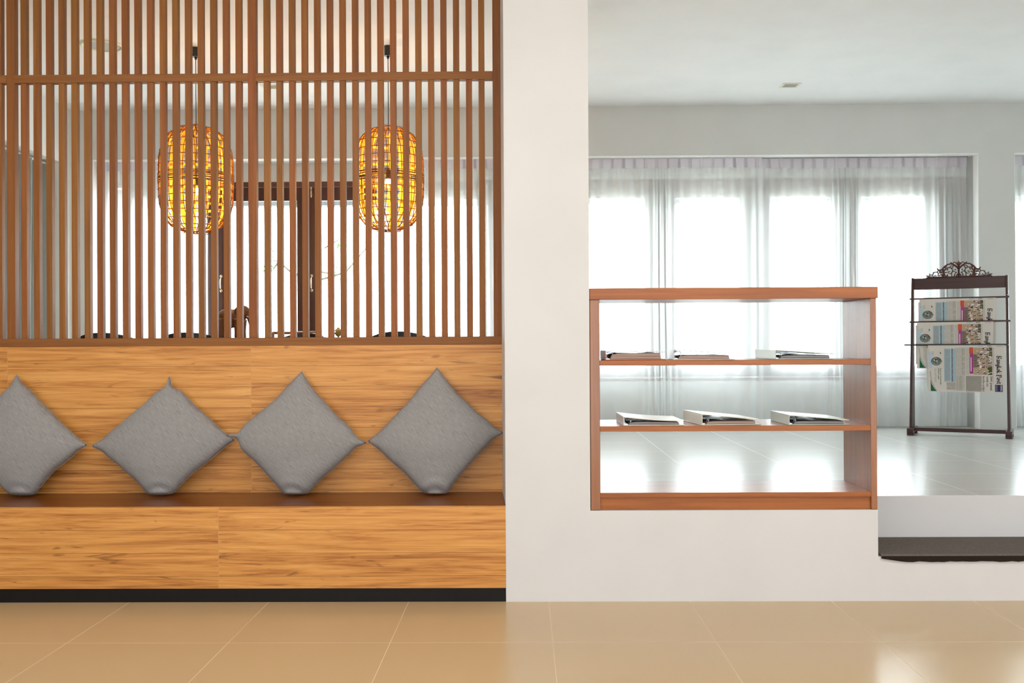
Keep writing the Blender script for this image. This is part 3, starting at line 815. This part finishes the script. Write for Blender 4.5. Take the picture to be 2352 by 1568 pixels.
# ------------------------------------------------------------------ ceiling fittings
c = PZ(235, 104, ZC)
root = empty('ceiling_speaker', (c.x, c.y, ZC)); tag(root, 'round ceiling speaker with a cream rim near the left lantern', 'ceiling speaker')
m = MB(); m.lathe([(0.137, 0), (0.137, -0.006), (0.128, -0.011), (0.112, -0.008), (0.112, 0)], n=40, cap=False); m.build('rim', mat('cream_plastic', srgb(226, 228, 200), 0.5), root)
m = MB(); m.lathe([(0.111, -0.0005), (0.111, -0.004), (0.09, -0.005)], n=40); m.build('grille', mat('speaker_grille', srgb(176, 182, 180), 0.6), root)
def downlight(px, py, label):
    c = PZ(px, py, ZC); root = empty('downlight', (c.x, c.y, ZC)); tag(root, label, 'ceiling light', 'square recessed ceiling lights')
    a, b2 = 0.070, 0.050; m = MB()
    for x0, x1, y0, y1 in ((-a, a, -a, -b2), (-a, a, b2, a), (-a, -b2, -b2, b2), (b2, a, -b2, b2)): m.box(x0, x1, y0, y1, -0.004, 0.0)
    m.build('light_frame', mat('downlight_frame', srgb(222, 220, 208), 0.4), root, 0.001)
    m = MB(); m.box(-b2, b2, -b2, b2, -0.002, -0.0005); m.build('light_lens', mat('downlight_lens', srgb(150, 142, 128), 0.3), root)
downlight(1815, 195.5, 'small square recessed downlight in the ceiling right of the column')
downlight(622, 199, 'small square recessed downlight seen between the slats, between both lanterns')

# ------------------------------------------------------------------ newspaper rack
fl = PZ(2090, 1000, ZP); fr2 = PZ(2317, 1008, ZP)
vec = fr2 - fl; ang = math.atan2(vec.y, vec.x); Wr = vec.length
root = empty('newspaper_rack', (fl.x, fl.y, ZP + 0.0005), ang); tag(root, 'dark wooden newspaper rack with a carved crest beside the right window', 'rack')
dirx = Vector((math.cos(ang), math.sin(ang), 0))
def zr(px, py, s):   # height above raised floor of a pixel seen on the rack's plane at fraction s of its width
    p0 = fl + dirx * (Wr * s); d = ray(px, py); k = p0.y / d.y; return (EYE + d * k).z - ZP
zTop = (zr(2096, 637, 0.03) + zr(2313, 629, 0.99)) / 2
zBot = (zr(2096, 664, 0.03) + zr(2313, 658, 0.99)) / 2
fw = 0.045
for s in (0, 1):
    x = 0 if s == 0 else Wr; inx = 0.012 if s == 0 else -0.012
    m = MB()   # foot: block with two pads
    m.box(x - fw / 2, x + fw / 2, 0, 0.30, 0.018, 0.055); m.box(x - fw / 2, x + fw / 2, 0, 0.05, 0, 0.018); m.box(x - fw / 2, x + fw / 2, 0.25, 0.30, 0, 0.018)
    m.build('foot', RACKW, root, 0.002)
    m = MB()   # tapered upright, narrow at the top
    xb2 = x + inx * 0.0; xt = x + inx
    yb0, yb1, yt0, yt1 = 0.045, 0.235, 0.115, 0.150; hw = 0.009
    vs = [(xb2 - hw, yb0, 0.055), (xb2 + hw, yb0, 0.055), (xb2 + hw, yb1, 0.055), (xb2 - hw, yb1, 0.055),
          (xt - hw, yt0, zTop), (xt + hw, yt0, zTop), (xt + hw, yt1, zTop), (xt - hw, yt1, zTop)]
    m.add(vs, [(0, 3, 2, 1), (4, 5, 6, 7), (0, 1, 5, 4), (1, 2, 6, 5), (2, 3, 7, 6), (3, 0, 4, 7)]); m.build('upright', RACKW, root, 0.002)
m = MB(); m.box(0.022, Wr - 0.022, 0.12, 0.15, 0.026, 0.054); m.build('stretcher', RACKW, root, 0.002)
m = MB(); m.box(0.021, Wr - 0.021, 0.122, 0.143, zBot, zTop - 0.004); m.build('top_board', RACKW, root, 0.002)
# carved fretwork crest
def spiral(cx, cy, r0, r1, a0, a1, n=26):
    return [(cx + (r0 + (r1 - r0) * i / n) * math.cos(a0 + (a1 - a0) * i / n), cy + (r0 + (r1 - r0) * i / n) * math.sin(a0 + (a1 - a0) * i / n)) for i in range(n + 1)]
U = 1 / 3128 * 1.0
def cr(pts, r, m, taper=False):
    for sg in (-1, 1):
        q = [(sg * x * U, 0, y * U) for x, y in pts]
        r *= 1.0 if sg > 0 else 1.3
        rs = [r * (1 - 0.55 * i / (len(q) - 1)) for i in range(len(q))] if taper else r
        m.tube(q, rs, 6)
m = MB()
R_ = 0.0042
cr([(735, -5), (700, 22), (600, 30), (400, 28), (200, 26), (0, 26)], 0.0042, m)
for (x_, y_, ra, rb, aa, bb) in ((-300, 215, 58, 18, 1.0, 6.5), (-105, 115, 62, 18, 4.0, -1.6), (-425, 95, 48, 14, 0.5, 5.5), (-150, 255, 46, 14, 3.4, -1.8), (-610, 85, 44, 14, 2.2, 7.0), (-320, 95, 52, 16, 5.0, -0.4)): cr(spiral(x_, y_, ra, rb, aa, bb), 0.0032, m, True)
cr([(0, 20), (-0, 120), (0, 240), (0, 330)], 0.0058, m)
m.prism([(-45 * U, 330 * U), (-55 * U, 372 * U), (-28 * U, 366 * U), (0, 412 * U), (28 * U, 366 * U), (55 * U, 372 * U), (45 * U, 330 * U), (0, 250 * U)], 'y', -0.005, 0.005)
cr([(0, 190), (-30, 260), (-90, 310), (-170, 340), (-250, 325), (-330, 270), (-385, 200), (-450, 195)], R_, m)
cr([(-20, 300), (-60, 350), (-90, 378), (-125, 360), (-118, 330)], 0.003, m)
cr([(-135, 335), (-190, 345)], 0.0045, m)
cr(spiral(-205, 155, 148, 30, -0.9 + PI * 2, -0.9 + PI * 2 - 8.4), R_, m, True)
cr([(0, 190), (-35, 240), (-80, 285), (-130, 295)], R_ * 0.9, m)
cr([(-60, 20), (-35, 80), (0, 110)], R_, m)
cr([(-350, 230), (-345, 150), (-330, 90), (-370, 50)], 0.007, m)
cr(spiral(-500, 95, 92, 26, 5.2, 5.2 - 7.6), R_ * 0.9, m, True)
cr([(-380, 120), (-400, 190), (-450, 200), (-470, 150)], R_ * 0.8, m)
cr([(-640, 60), (-690, 55), (-660, 30), (-600, 30)], R_, m)
for (x, y, s, a) in ((-300, 250, 34, 2.4), (-250, 200, 30, 1.2), (-150, 240, 28, 4.2), (-120, 160, 30, 2.9), (-80, 200, 26, 5.5), (-55, 130, 30, 3.8), (-90, 60, 34, 1.2), (-160, 30, 30, 1.6), (-250, 60, 34, 1.9),
                     (-330, 60, 44, 2.6), (-380, 85, 30, 3.3), (-420, 160, 26, 2.3), (-460, 215, 30, 2.0), (-440, 60, 26, 0.6), (-530, 60, 28, 1.0), (-560, 140, 26, 5.2), (-620, 90, 22, 0.4), (-690, 60, 34, 2.9), (-160, 355, 28, 2.2), (-215, 150, 26, 0.2), (-170, 110, 24, 5.0), (-290, 140, 32, 0.1), (-270, 300, 24, 4.6)):
    for sg in (-1, 1):
        p = [(x + s * math.cos(a + q) * k * 1.35, y + s * math.sin(a + q) * k * 1.35) for q, k in ((0, 1.1), (1.6, 0.45), (3.1, 0.6), (4.7, 0.45))]
        pts = [(sg * X * U, Y_ * U) for X, Y_ in p]
        if sg > 0: pts = pts[::-1]
        m.prism(pts, 'y', -0.0035, 0.0035)
co = m.build('carved_crest', wood('crest_wood', srgb(60, 30, 22), srgb(86, 44, 32), 'x', 0.35), root)
co.location = (Wr / 2, 0.132, zTop - 0.008)

NEWSP = mat('newsprint', srgb(204, 199, 192), 0.85, spec=0.1)
INKS = [NEWSP] + [mat('ink_' + n, c, 0.85, spec=0.1) for n, c in (('black', srgb(52, 50, 56)), ('grey', srgb(140, 136, 130)), ('paleblue', srgb(158, 180, 190)), ('orange', srgb(196, 88, 62)),
        ('magenta', srgb(160, 74, 134)), ('tan', srgb(176, 156, 134)), ('green', srgb(84, 92, 40)), ('white', srgb(228, 222, 224)), ('navy', srgb(58, 60, 92)), ('leafgreen', srgb(40, 96, 70)), ('teal', srgb(96, 118, 108)), ('textgrey', srgb(170, 165, 156)), ('skyblue', srgb(176, 194, 206)), ('darkred', srgb(116, 62, 66)))]
(I_P, I_K, I_G, I_PB, I_O, I_M, I_T, I_GR, I_W, I_N, I_LG, I_TE, I_TG, I_SB, I_DR) = range(15)
PW, PH = 0.575, 0.352
def U2(x, y): return ((x - 285) / 1005 * PW, -(y - 845) / 605 * PH)
NIB = {'B': (.62, [(0, 0, 0, 1), (-.1, .92, .3, 1), (.3, 1, .42, .8), (.42, .8, .12, .55), (.12, .55, .46, .34), (.46, .34, .28, 0), (.28, 0, -.08, .05)]),
 'a': (.5, [(.05, .52, .28, .6), (.3, .6, .3, .06), (.3, .06, .42, 0), (.3, .34, .06, .2), (.06, .2, .14, 0), (.14, 0, .3, .1)]),
 'n': (.5, [(.05, .6, .08, 0), (.08, .48, .3, .6), (.33, .58, .35, 0)]),
 'g': (.5, [(.32, .6, .08, .5), (.08, .5, .1, .1), (.1, .1, .3, .04), (.35, .6, .35, -.26), (.35, -.26, .05, -.2)]),
 'k': (.48, [(.08, 1, .08, 0), (.08, .32, .32, .6), (.12, .34, .38, 0)]),
 'o': (.5, [(.2, .62, .05, .45), (.05, .45, .05, .15), (.05, .15, .2, 0), (.2, 0, .36, .15), (.36, .15, .36, .45), (.36, .45, .2, .62)]),
 'P': (.62, [(.08, 1, .1, -.1), (-.08, .9, .3, 1), (.3, 1, .46, .8), (.46, .8, .42, .5), (.42, .5, .12, .42), (-.06, .06, .2, -.02)]),
 's': (.42, [(.34, .56, .12, .6), (.12, .6, .06, .42), (.06, .42, .32, .22), (.32, .22, .26, .02), (.26, .02, .04, .04)]),
 't': (.4, [(.14, .85, .14, .1), (.14, .1, .32, 0), (0, .6, .3, .6)]), ' ': (.35, [])}
def text_mesh(s, size):
    c = bpy.data.curves.new('t', 'FONT'); c.body = s; c.size = size; c.resolution_u = 2
    o = bpy.data.objects.new('t', c); COL.objects.link(o)
    dg = bpy.context.evaluated_depsgraph_get(); me = bpy.data.meshes.new_from_object(o.evaluated_get(dg))
    vs = [tuple(v.co) for v in me.vertices]; fs = [tuple(p.vertices) for p in me.polygons]
    bpy.data.objects.remove(o); bpy.data.curves.remove(c); bpy.data.meshes.remove(me)
    return vs, fs
def page_mesh():
    m = MB(); rnd = random.Random(9); EP = [0.0006]
    bow = lambda x, z: -0.004 * math.sin(PI * min(1, -z / PH)) 
    # the folded paper itself: front, back and the edge, gently bowed
    n = 8; th = 0.005
    vs = []
    for k in range(n + 1):
        z = -PH * k / n
        for (x, y) in ((0, 0), (PW, 0), (PW, th), (0, th)): vs.append((x, bow(0, z) + y, z))
    fs = []
    for k in range(n):
        a, c = 4 * k, 4 * k + 4
        for q in range(4): fs.append((a + q, a + (q + 1) % 4, c + (q + 1) % 4, c + q))
    fs += [(0, 3, 2, 1), (4 * n, 4 * n + 1, 4 * n + 2, 4 * n + 3)]
    m.add(vs, fs, I_P)
    def rect(x0, y0, x1, y1, mi, lvl=1):
        (a, za), (b, zb_) = U2(x0, y0), U2(x1, y1); N = max(1, int(abs(zb_ - za) / 0.03))
        for k in range(N):
            z0 = za + (zb_ - za) * k / N; z1 = za + (zb_ - za) * (k + 1) / N; e = 0.0004 * lvl + 0.0003
            m.add([(a, bow(0, z0) - e, z0), (b, bow(0, z0) - e, z0), (b, bow(0, z1) - e, z1), (a, bow(0, z1) - e, z1)], [(0, 1, 2, 3)], mi)
    def lines(x0, y0, x1, y1, mi, step=9, lvl=2):
        x = x0
        while x < x1:
            y = y0
            while y < y1:
                l = rnd.uniform(40, 110); rect(x, y, x + step * 0.42, min(y1, y + l), mi, lvl); y += l + 8
            x += step
    # the picture of a crowd
    rect(890, 875, 1130, 1225, I_T); rect(1088, 875, 1130, 990, I_GR, 2); rect(1080, 1120, 1130, 1225, I_GR, 2); rect(890, 1130, 960, 1225, I_T, 2)
    rect(985, 895, 1085, 960, I_T, 2)
    for i in range(120):
        x = rnd.uniform(930, 1105); y = rnd.uniform(880, 1205); w_ = rnd.uniform(8, 42); h_ = rnd.uniform(5, 13)
        rect(x, y, min(1130, x + w_), y + h_, rnd.choice([I_W, I_W, I_W, I_K, I_K, I_N, I_DR, I_TE, I_T, I_G]), 2.6 + i * 0.018)
    for i in range(16): rect(885, 965 + i * 10.5, 940 + rnd.uniform(-8, 14), 970 + i * 10.5, I_K, 6)
    rect(833, 873, 886, 950, I_O); rect(838, 950, 886, 1212, I_M); rect(852, 1000, 862, 1180, I_W, 2)
    rect(503, 888, 658, 1318, I_PB); lines(515, 900, 580, 1300, I_G, 8); lines(602, 890, 626, 1315, I_G, 12, 3); lines(607, 890, 612, 1315, I_N, 14, 3); rect(583, 888, 590, 1318, I_SB, 3)
    lines(535, 1325, 650, 1420, I_G, 8); lines(662, 880, 735, 1430, I_TG, 8); lines(740, 880, 775, 1235, I_G, 14)
    rect(788, 1238, 992, 1440, I_TG); lines(795, 1245, 985, 1435, I_G, 9, 3); lines(790, 880, 830, 1225, I_TG, 9)
    lines(668, 1240, 775, 1430, I_TG, 9); rect(1142, 875, 1146, 1340, I_G)
    rect(945, 850, 1015, 862, I_PB); 
    for k in range(3): rect(1072 + 18 * k, 850, 1082 + 18 * k, 862, I_K)
    lines(1185, 850, 1260, 862, I_G, 6)
    rect(1163, 1350, 1260, 1440, I_N); lines(1170, 1356, 1190, 1434, I_G, 9, 3); lines(1235, 1356, 1255, 1434, I_W, 10, 3)
    # advertisement at the foot of the page
    rect(298, 930, 345, 1140, I_SB); rect(300, 895, 304, 1000, I_G); lines(340, 920, 362, 975, I_TG, 10)
    cx, cy = 398, 1052
    for k in range(3):
        vs = [(U2(cx, cy)[0], 0, U2(cx, cy)[1])]; rr = (72, 60, 44)[k]
        for q in range(17):
            a = 2 * PI * q / 16; x, z = U2(cx + rr * math.cos(a), cy + rr * math.sin(a) * (0.78)); vs.append((x, 0, z))
        vs = [(v[0], bow(0, v[2]) - 0.001 - 0.0003 * k, v[2]) for v in vs]
        m.add(vs, [(0, i, i + 1) for i in range(1, 17)], (I_TE, I_G, I_TE)[k])
    for i in range(26):
        a = rnd.uniform(0, 6.28); r = rnd.uniform(5, 58); x = cx + r * math.cos(a); y = cy + r * math.sin(a) * 0.8
        rect(x - 8, y - 6, x + 8, y + 6, rnd.choice([I_DR, I_TE, I_LG, I_W, I_TG, I_K]), 6)
    rect(440, 1045, 478, 1056, I_TE, 5); rect(448, 930, 458, 958, I_LG); rect(458, 944, 468, 950, I_LG)
    vs = [U2(322, 1290), U2(336, 1350), U2(362, 1400), U2(400, 1442), U2(322, 1442)]
    m.add([(x, bow(0, z) - 0.0008, z) for x, z in vs], [(0, 1, 2, 3, 4)], I_LG)
    vs = [U2(308, 1180), U2(322, 1180), U2(338, 1300), U2(370, 1380), U2(410, 1442), U2(400, 1442), U2(355, 1390), U2(326, 1300)]
    m.add([(x, bow(0, z) - 0.0009, z) for x, z in vs], [tuple(range(8))], I_TG)
    lines(375, 1145, 400, 1330, I_TG, 10)
    # headlines run down the hanging page, letter tops to the right
    def put_text(s, base_x, y0, size_px, length_px, mi):
        k = PW / 1005; vs, fs = text_mesh(s, 1.0)
        x1 = max(v[0] for v in vs); sc = length_px / x1
        out = []
        for a, b_, _ in vs:
            x, z = U2(base_x + b_ * size_px, y0 + a * sc); out.append((x, bow(0, z) - 0.0016, z))
        m.add(out, fs, mi)
    put_text('S44 panel', 1103, 1243, 44, 178, I_K); put_text('vote on', 1054, 1243, 44, 132, I_K); put_text('knife-edge', 1005, 1243, 44, 194, I_K)
    put_text('State and Sustainable', 447, 1140, 32, 215, I_LG); put_text('ASEAN Leader', 418, 1140, 32, 150, I_LG)
    # blackletter masthead written with a broad nib
    s = 'Bangkok Post'; tot = sum(NIB[c][0] for c in s); sc = 352 / tot; X0 = 1186; y = 984
    for ch in s:
        w_, st = NIB[ch]
        for (a, b_, c, d) in st:
            nx_, ny_ = 0.085, 0.05
            q = [(a - nx_, b_ - ny_), (a + nx_, b_ + ny_), (c + nx_, d + ny_), (c - nx_, d - ny_)]
            if abs((c - a) * ny_ - (d - b_) * nx_) < 0.012: q = [(a - nx_, b_ - ny_), (a - 0.03, b_ + 0.06), (c + nx_, d + ny_), (c + 0.03, d - 0.06)]
            out = []
            for u, v in q:
                x, z = U2(X0 + v * 62, y + (u + 0.1) * sc); out.append((x, bow(0, z) - 0.0018, z))
            m.add(out, [(0, 1, 2, 3)], I_N if False else I_K)
        y += w_ * sc
    return m
pm = page_mesh()
def rack_pt(px, py, yl):
    """point of the rack's local plane y=yl seen at the pixel"""
    nrm = Vector((-math.sin(ang), math.cos(ang), 0)); p0 = Vector((fl.x, fl.y, ZP)) + nrm * yl
    d = ray(px, py); k = (p0 - EYE).dot(nrm) / d.dot(nrm); q = EYE + d * k - Vector((fl.x, fl.y, ZP))
    return q.dot(dirx), q.z
sticks = [(2089, 686.5, 2318, 681.5, 0.088, 2112, 2287, RACKW, 'upper'), (2089, 740, 2321, 736, 0.064, 2106, 2282, RACKW, 'middle'), (2077, 791, 2316, 792, 0.040, 2131.5, 2308, BLACKLAC, 'lowest')]
paper0 = None
for i, (xa_, ya_, xb_, yb_, yl, pa, pb, mt, nm) in enumerate(sticks):
    a = rack_pt(xa_, ya_, yl); b_ = rack_pt(xb_, yb_, yl)
    zst = (a[1] + b_[1]) / 2
    m = MB(); hy = 0.006
    m.add([(a[0], yl - hy, zst - 0.007), (b_[0], yl - hy, zst - 0.007), (b_[0], yl + hy, zst - 0.007), (a[0], yl + hy, zst - 0.007),
           (a[0], yl - hy, zst + 0.006), (b_[0], yl - hy, zst + 0.006), (b_[0], yl + hy, zst + 0.006), (a[0], yl + hy, zst + 0.006)],
          [(0, 3, 2, 1), (4, 5, 6, 7), (0, 1, 5, 4), (1, 2, 6, 5), (2, 3, 7, 6), (3, 0, 4, 7)])
    st_o = m.build('newspaper_stick', mt, root, 0.0015)
    # peg that carries the stick on each upright
    for xx in (0.004, Wr - 0.006):
        m = MB(); m.box(xx - 0.004, xx + 0.006, yl + hy, 0.135, zst - 0.005, zst + 0.003); m.build('peg', RACKW, root)
    if i < 2:
        m = MB(); m.tube([(b_[0] - 0.004 + 0.010 * math.cos(t_), yl + 0.014 * math.sin(t_), zst + 0.004 + 0.012 * math.sin(t_ * 0.5)) for t_ in [2 * PI * q / 14 for q in range(14)]], 0.0022, 5, 0, True)
        m.build('string_loop', IVORY, st_o)
    pL = rack_pt(pa, ya_ + 6, yl)[0]; nrm = Vector((-math.sin(ang), math.cos(ang), 0))
    wp = Vector((fl.x, fl.y, ZP)) + dirx * pL + nrm * (yl - hy - 0.0062); wp.z = ZP + zst + 0.001 - 0.005
    if paper0 is None:
        o = pm.build('newspaper', INKS); paper0 = o
    else:
        o = paper0.copy(); COL.objects.link(o)
    o.location = wp; o.rotation_euler = (0, 0, ang); o.scale = ((rack_pt(pb, yb_ + 6, yl)[0] - pL) / PW, 1, 1)
    lab = ['newspaper on the uppermost stick of the dark wooden rack', 'newspaper on the middle stick, its lower part hidden by the front one', 'frontmost newspaper on the lowest stick, its whole front page showing'][i]
    tag(o, lab, 'newspaper', 'newspapers hanging on the rack')
    # inner sheets slipping out below
    m = MB(); m.box(-0.010, PW * 0.9, 0.0056, 0.0072, -PH + 0.03, -0.02); sh = m.build('inner_sheets', NEWSP, o)

# ------------------------------------------------------------------ dining set behind the screen
zt_ = ZP + 0.74
root = empty('dining_table', (P(600, 780, 6.7).x, 6.7, ZP)); tag(root, 'long wooden dining table behind the bench, below the lanterns', 'table')
TW = wood('table_wood', srgb(120, 80, 50), srgb(150, 104, 66), 'x', 0.35)
m = MB(); m.box(-1.0, 1.0, -0.42, 0.42, 0.71, 0.74); m.build('tabletop', TW, root, 0.003)
for sx in (-0.93, 0.93):
    for sy in (-0.36, 0.36):
        m = MB(); m.box(sx - 0.03, sx + 0.03, sy - 0.03, sy + 0.03, 0, 0.71); m.build('leg', TW, root, 0.002)
m = MB(); m.box(-0.9, 0.9, -0.37, -0.35, 0.63, 0.71); m.box(-0.9, 0.9, 0.35, 0.37, 0.63, 0.71); m.build('apron', TW, root)
def black_chair():
    root = empty('dining_chair')
    m = MB(); prof = [(0.5, 0.44)]
    # curved shell back, as a swept arc facing -y side of the table
    vs = []; fs = []; n = 18
    for k in range(9):
        t = k / 8; z = 0.46 + 0.32 * t
        for i in range(n + 1):
            a = PI * (i / n) ; top = 0.0 if k < 8 else -0.05 * (1 - math.sin(a)) 
            r = 0.235 + 0.02 * t
            zz_ = z if t < 0.99 else z
            h = 0.46 + (0.32 * (0.45 + 0.55 * math.sin(a) ** 0.5)) * t
            for rr in (r, r - 0.02): vs.append((rr * math.cos(a), -rr * math.sin(a) * 0.85, h))
    N = 2 * (n + 1)
    for k in range(8):
        for i in range(n):
            a = k * N + 2 * i; fs.append((a, a + 2, a + N + 2, a + N)); fs.append((a + 1, a + N + 1, a + N + 3, a + 3))
        fs.append((k * N, k * N + N, k * N + N + 1, k * N + 1)); e = k * N + 2 * n; fs.append((e, e + 1, e + N + 1, e + N))
    for i in range(n):
        a = 8 * N + 2 * i; fs.append((a, a + 2, a + 3, a + 1)); b_ = 2 * i; fs.append((b_, b_ + 1, b_ + 3, b_ + 2))
    m.add(vs, fs, 0, False); m.build('backrest', BLACKLAC, root)
    m = MB(); m.lathe([(0.205, 0.42), (0.225, 0.43), (0.225, 0.455), (0.20, 0.468)], n=28); m.build('seat', BLACKLAC, root)
    for sx in (-1, 1):
        for sy in (-1, 1):
            m = MB(); m.tube([(sx * 0.14, sy * 0.14, 0.425), (sx * 0.20, sy * 0.19, 0.0)], [0.014, 0.010], 8); m.build('leg', BLACKLAC, root)
    return root
c0 = black_chair()
spec = [(262, 766, 6.05, 0, 'black dining chair furthest left behind the screen'),
        (450, 765, 6.05, 0, 'black dining chair below the left lantern'),
        (922, 763, 6.05, 0, 'black dining chair below the right lantern'),
        (690, 764, 7.45, PI, 'black dining chair on the far side of the table, before the wooden one')]
for i, (px, py, Y, rz_, lb) in enumerate(spec):
    o = c0 if i == 0 else copy_tree(c0)
    pp = P(px, py, Y); o.location = (pp.x, Y, ZP); o.rotation_euler = (0, 0, rz_)
    sc = (pp.z - ZP) / 0.780 * (1.004 if i < 3 else 1); o.scale = (0.88, 0.88, sc)
    tag(o, lb, 'chair', 'black dining chairs round the table')
# wooden chair beyond the table
pa_ = P(630, 760.5, 7.95); pb_ = P(700, 760.5, 7.95); hc = pa_.z - ZP
root = empty('wooden_chair', ((pa_.x + pb_.x) / 2 + 0.02, 7.95, ZP)); tag(root, 'brown wooden chair furthest back, near the windows', 'chair')
m = MB(); m.tube([(-0.17, 0.06, hc - 0.012), (-0.1, 0.1, hc - 0.012), (0, 0.115, hc - 0.012), (0.1, 0.1, hc - 0.012), (0.17, 0.06, hc - 0.012)], 0.012, 8); m.build('top_rail', TW, root)
m = MB(); m.box(-0.2, 0.2, -0.25, 0.12, 0.42, 0.45); m.build('seat', TW, root, 0.004)
for sx in (-0.17, 0.17):
    m = MB(); m.tube([(sx, 0.06, hc - 0.01), (sx, 0.08, 0.45), (sx, 0.10, 0)], 0.018, 8); m.build('leg', TW, root)
    m = MB(); m.tube([(sx, -0.22, 0.42), (sx, -0.23, 0)], 0.016, 8); m.build('leg', TW, root)
# carved wooden elephant on the table
pe = P(537, 760, 6.75); ztab = ZP + 0.7405
ts_ = (P(560, 700, 6.75).z - ztab) / 0.262
root = empty('elephant_figure', (pe.x, 6.75, ztab)); tag(root, 'brown carved wooden elephant figure on the table behind the slats', 'figurine')
m = MB()
m.ball((-0.035, 0, 0.165), (0.082, 0.058, 0.072)); m.ball((0.02, 0, 0.175), (0.06, 0.05, 0.06)); m.ball((0.068, 0, 0.212), (0.040, 0.04, 0.046))
for x, y in ((-0.078, -0.03), (-0.062, 0.03), (0.038, -0.03), (0.048, 0.03)): m.tube([(x, y, 0.16), (x, y, 0.08), (x + 0.002, y, 0.0)], [0.034, 0.026, 0.028], 12)
m.tube([(0.085, 0, 0.215), (0.108, 0, 0.17), (0.118, 0, 0.12), (0.124, 0, 0.07), (0.130, 0, 0.03), (0.140, 0, 0.018)], [0.028, 0.022, 0.017, 0.013, 0.010, 0.008], 10)
m.v = [(v[0], v[1], v[2] * ts_) for v in m.v]
EW = wood('elephant_wood', srgb(84, 50, 24), srgb(132, 86, 48), 'x', 0.4, 0.6)
b_ = m.build('body', EW, root); rm = b_.modifiers.new('remesh', 'REMESH'); rm.mode = 'VOXEL'; rm.voxel_size = 0.005; rm.use_smooth_shade = True
for sy in (-1, 1):
    m = MB(); m.ball((0.045, sy * 0.042, 0.205 * ts_), (0.032, 0.008, 0.042)); m.build('ear', EW, root)
    m = MB(); m.tube([(0.092, sy * 0.02, 0.18 * ts_), (0.12, sy * 0.03, 0.165 * ts_), (0.145, sy * 0.03, 0.172 * ts_)], [0.006, 0.005, 0.002], 6); m.build('tusk', IVORY, root)
m = MB(); m.tube([(-0.115, 0, 0.18 * ts_), (-0.128, 0, 0.14 * ts_), (-0.124, 0, 0.09 * ts_)], [0.006, 0.004, 0.003], 6); m.build('tail', EW, root)
# small footed bowl and wire stand
pg = P(777, 760, 6.75); top_ = P(777, 752, 6.75).z - ztab
root = empty('footed_bowl', (pg.x, 6.75, ztab)); tag(root, 'small footed glass bowl of pale yellow fruit on the table', 'bowl')
m = MB(); m.lathe([(0.022, 0), (0.022, 0.004), (0.006, 0.01), (0.006, top_ - 0.062), (0.018, top_ - 0.052), (0.030, top_ - 0.03), (0.027, top_ - 0.03), (0.014, top_ - 0.048)], n=24); m.build('bowl', mat('olive_glass', srgb(150, 146, 92), 0.1), root)
root2 = MB()
for k in range(6): root2.ball((0.012 * math.cos(k * 1.05), 0.012 * math.sin(k * 1.05), top_ - 0.020), 0.011, n=8)
root2.ball((0, 0, top_ - 0.010), 0.012, n=8); root2.build('fruit', mat('yellow_fruit', srgb(206, 176, 104), 0.5), root)
pg = P(806, 760, 6.75); top_ = P(806, 749, 6.75).z - ztab
root = empty('wire_stand', (pg.x, 6.75, ztab)); tag(root, 'thin grey wire stand on the table beside the footed bowl', 'stand')
m = MB()
m.tube([(0.022 * math.cos(2 * PI * q / 16), 0.022 * math.sin(2 * PI * q / 16), 0.002) for q in range(16)], 0.0012, 5, 0, True); m.build('base_ring', CHROME, root)
m = MB()
for a in (0, 2.1, 4.2): m.tube([(0.022 * math.cos(a), 0.022 * math.sin(a), 0.002), (0.010 * math.cos(a), 0.01 * math.sin(a), top_ * 0.75), (0.016 * math.cos(a), 0.016 * math.sin(a), top_)], 0.0012, 5)
m.build('wire_frame', CHROME, root)

# ------------------------------------------------------------------ garden tree seen through the open windows
rnd = random.Random(31)
Yt = 13.0
base = P(703, 700, Yt)
root = empty('garden_tree', (base.x, Yt, 0.101)); tag(root, 'slender green tree standing outside the windows behind the lanterns', 'tree')
BARK = mat('bark', srgb(104, 96, 84), 0.9); LEAF = mat('leaf_green', srgb(72, 128, 58), 0.6)
m = MB(); loc0 = Vector((base.x, Yt, 0.101))
q = lambda px, py, dy=0: P(px, py, Yt + dy) - loc0
m.tube([(0, 0, 0), (0.02, 0, 1.0), q(702, 640), q(706, 560)], [0.05, 0.04, 0.03, 0.02], 8)
brs = [[q(702, 650), q(760, 636, -.1), q(795, 624, -.2), (q(822, 592, -.2)), q(850, 560, -.25)], [q(702, 640), q(665, 622, .1), q(640, 600, .2), q(612, 596, .2)], [q(704, 600), q(745, 570), q(782, 548)], [q(703, 620), q(740, 625), q(780, 632)], [q(640, 602, .2), q(622, 625, .2)]]
for b_ in brs: m.tube(b_, [0.018 * (1 - 0.7 * i / (len(b_) - 1)) for i in range(len(b_))], 6)
m.build('branches', BARK, root)
lf = MB()
for (px, py, n_, sp) in ((632, 592, 12, 0.10), (620, 615, 9, 0.08), (606, 625, 5, 0.05), (780, 552, 9, 0.05), (781, 566, 6, 0.04), (781, 630, 7, 0.05), (845, 565, 5, 0.05), (700, 560, 16, 0.15), (700, 600, 12, 0.12)):
    c = q(px, py, 0.1)
    for k in range(n_):
        p = c + Vector((rnd.gauss(0, sp), rnd.gauss(0, sp), rnd.gauss(0, sp))); d = Vector((rnd.gauss(0, 1), rnd.gauss(0, 1), rnd.gauss(0, 1))).normalized(); e = d.orthogonal().normalized()
        s = rnd.uniform(0.04, 0.07)
        lf.add([p, p + d * s * .5 + e * s * .28, p + d * s, p + d * s * .5 - e * s * .28], [(0, 1, 2, 3)])
lf.build('leaves', LEAF, root)
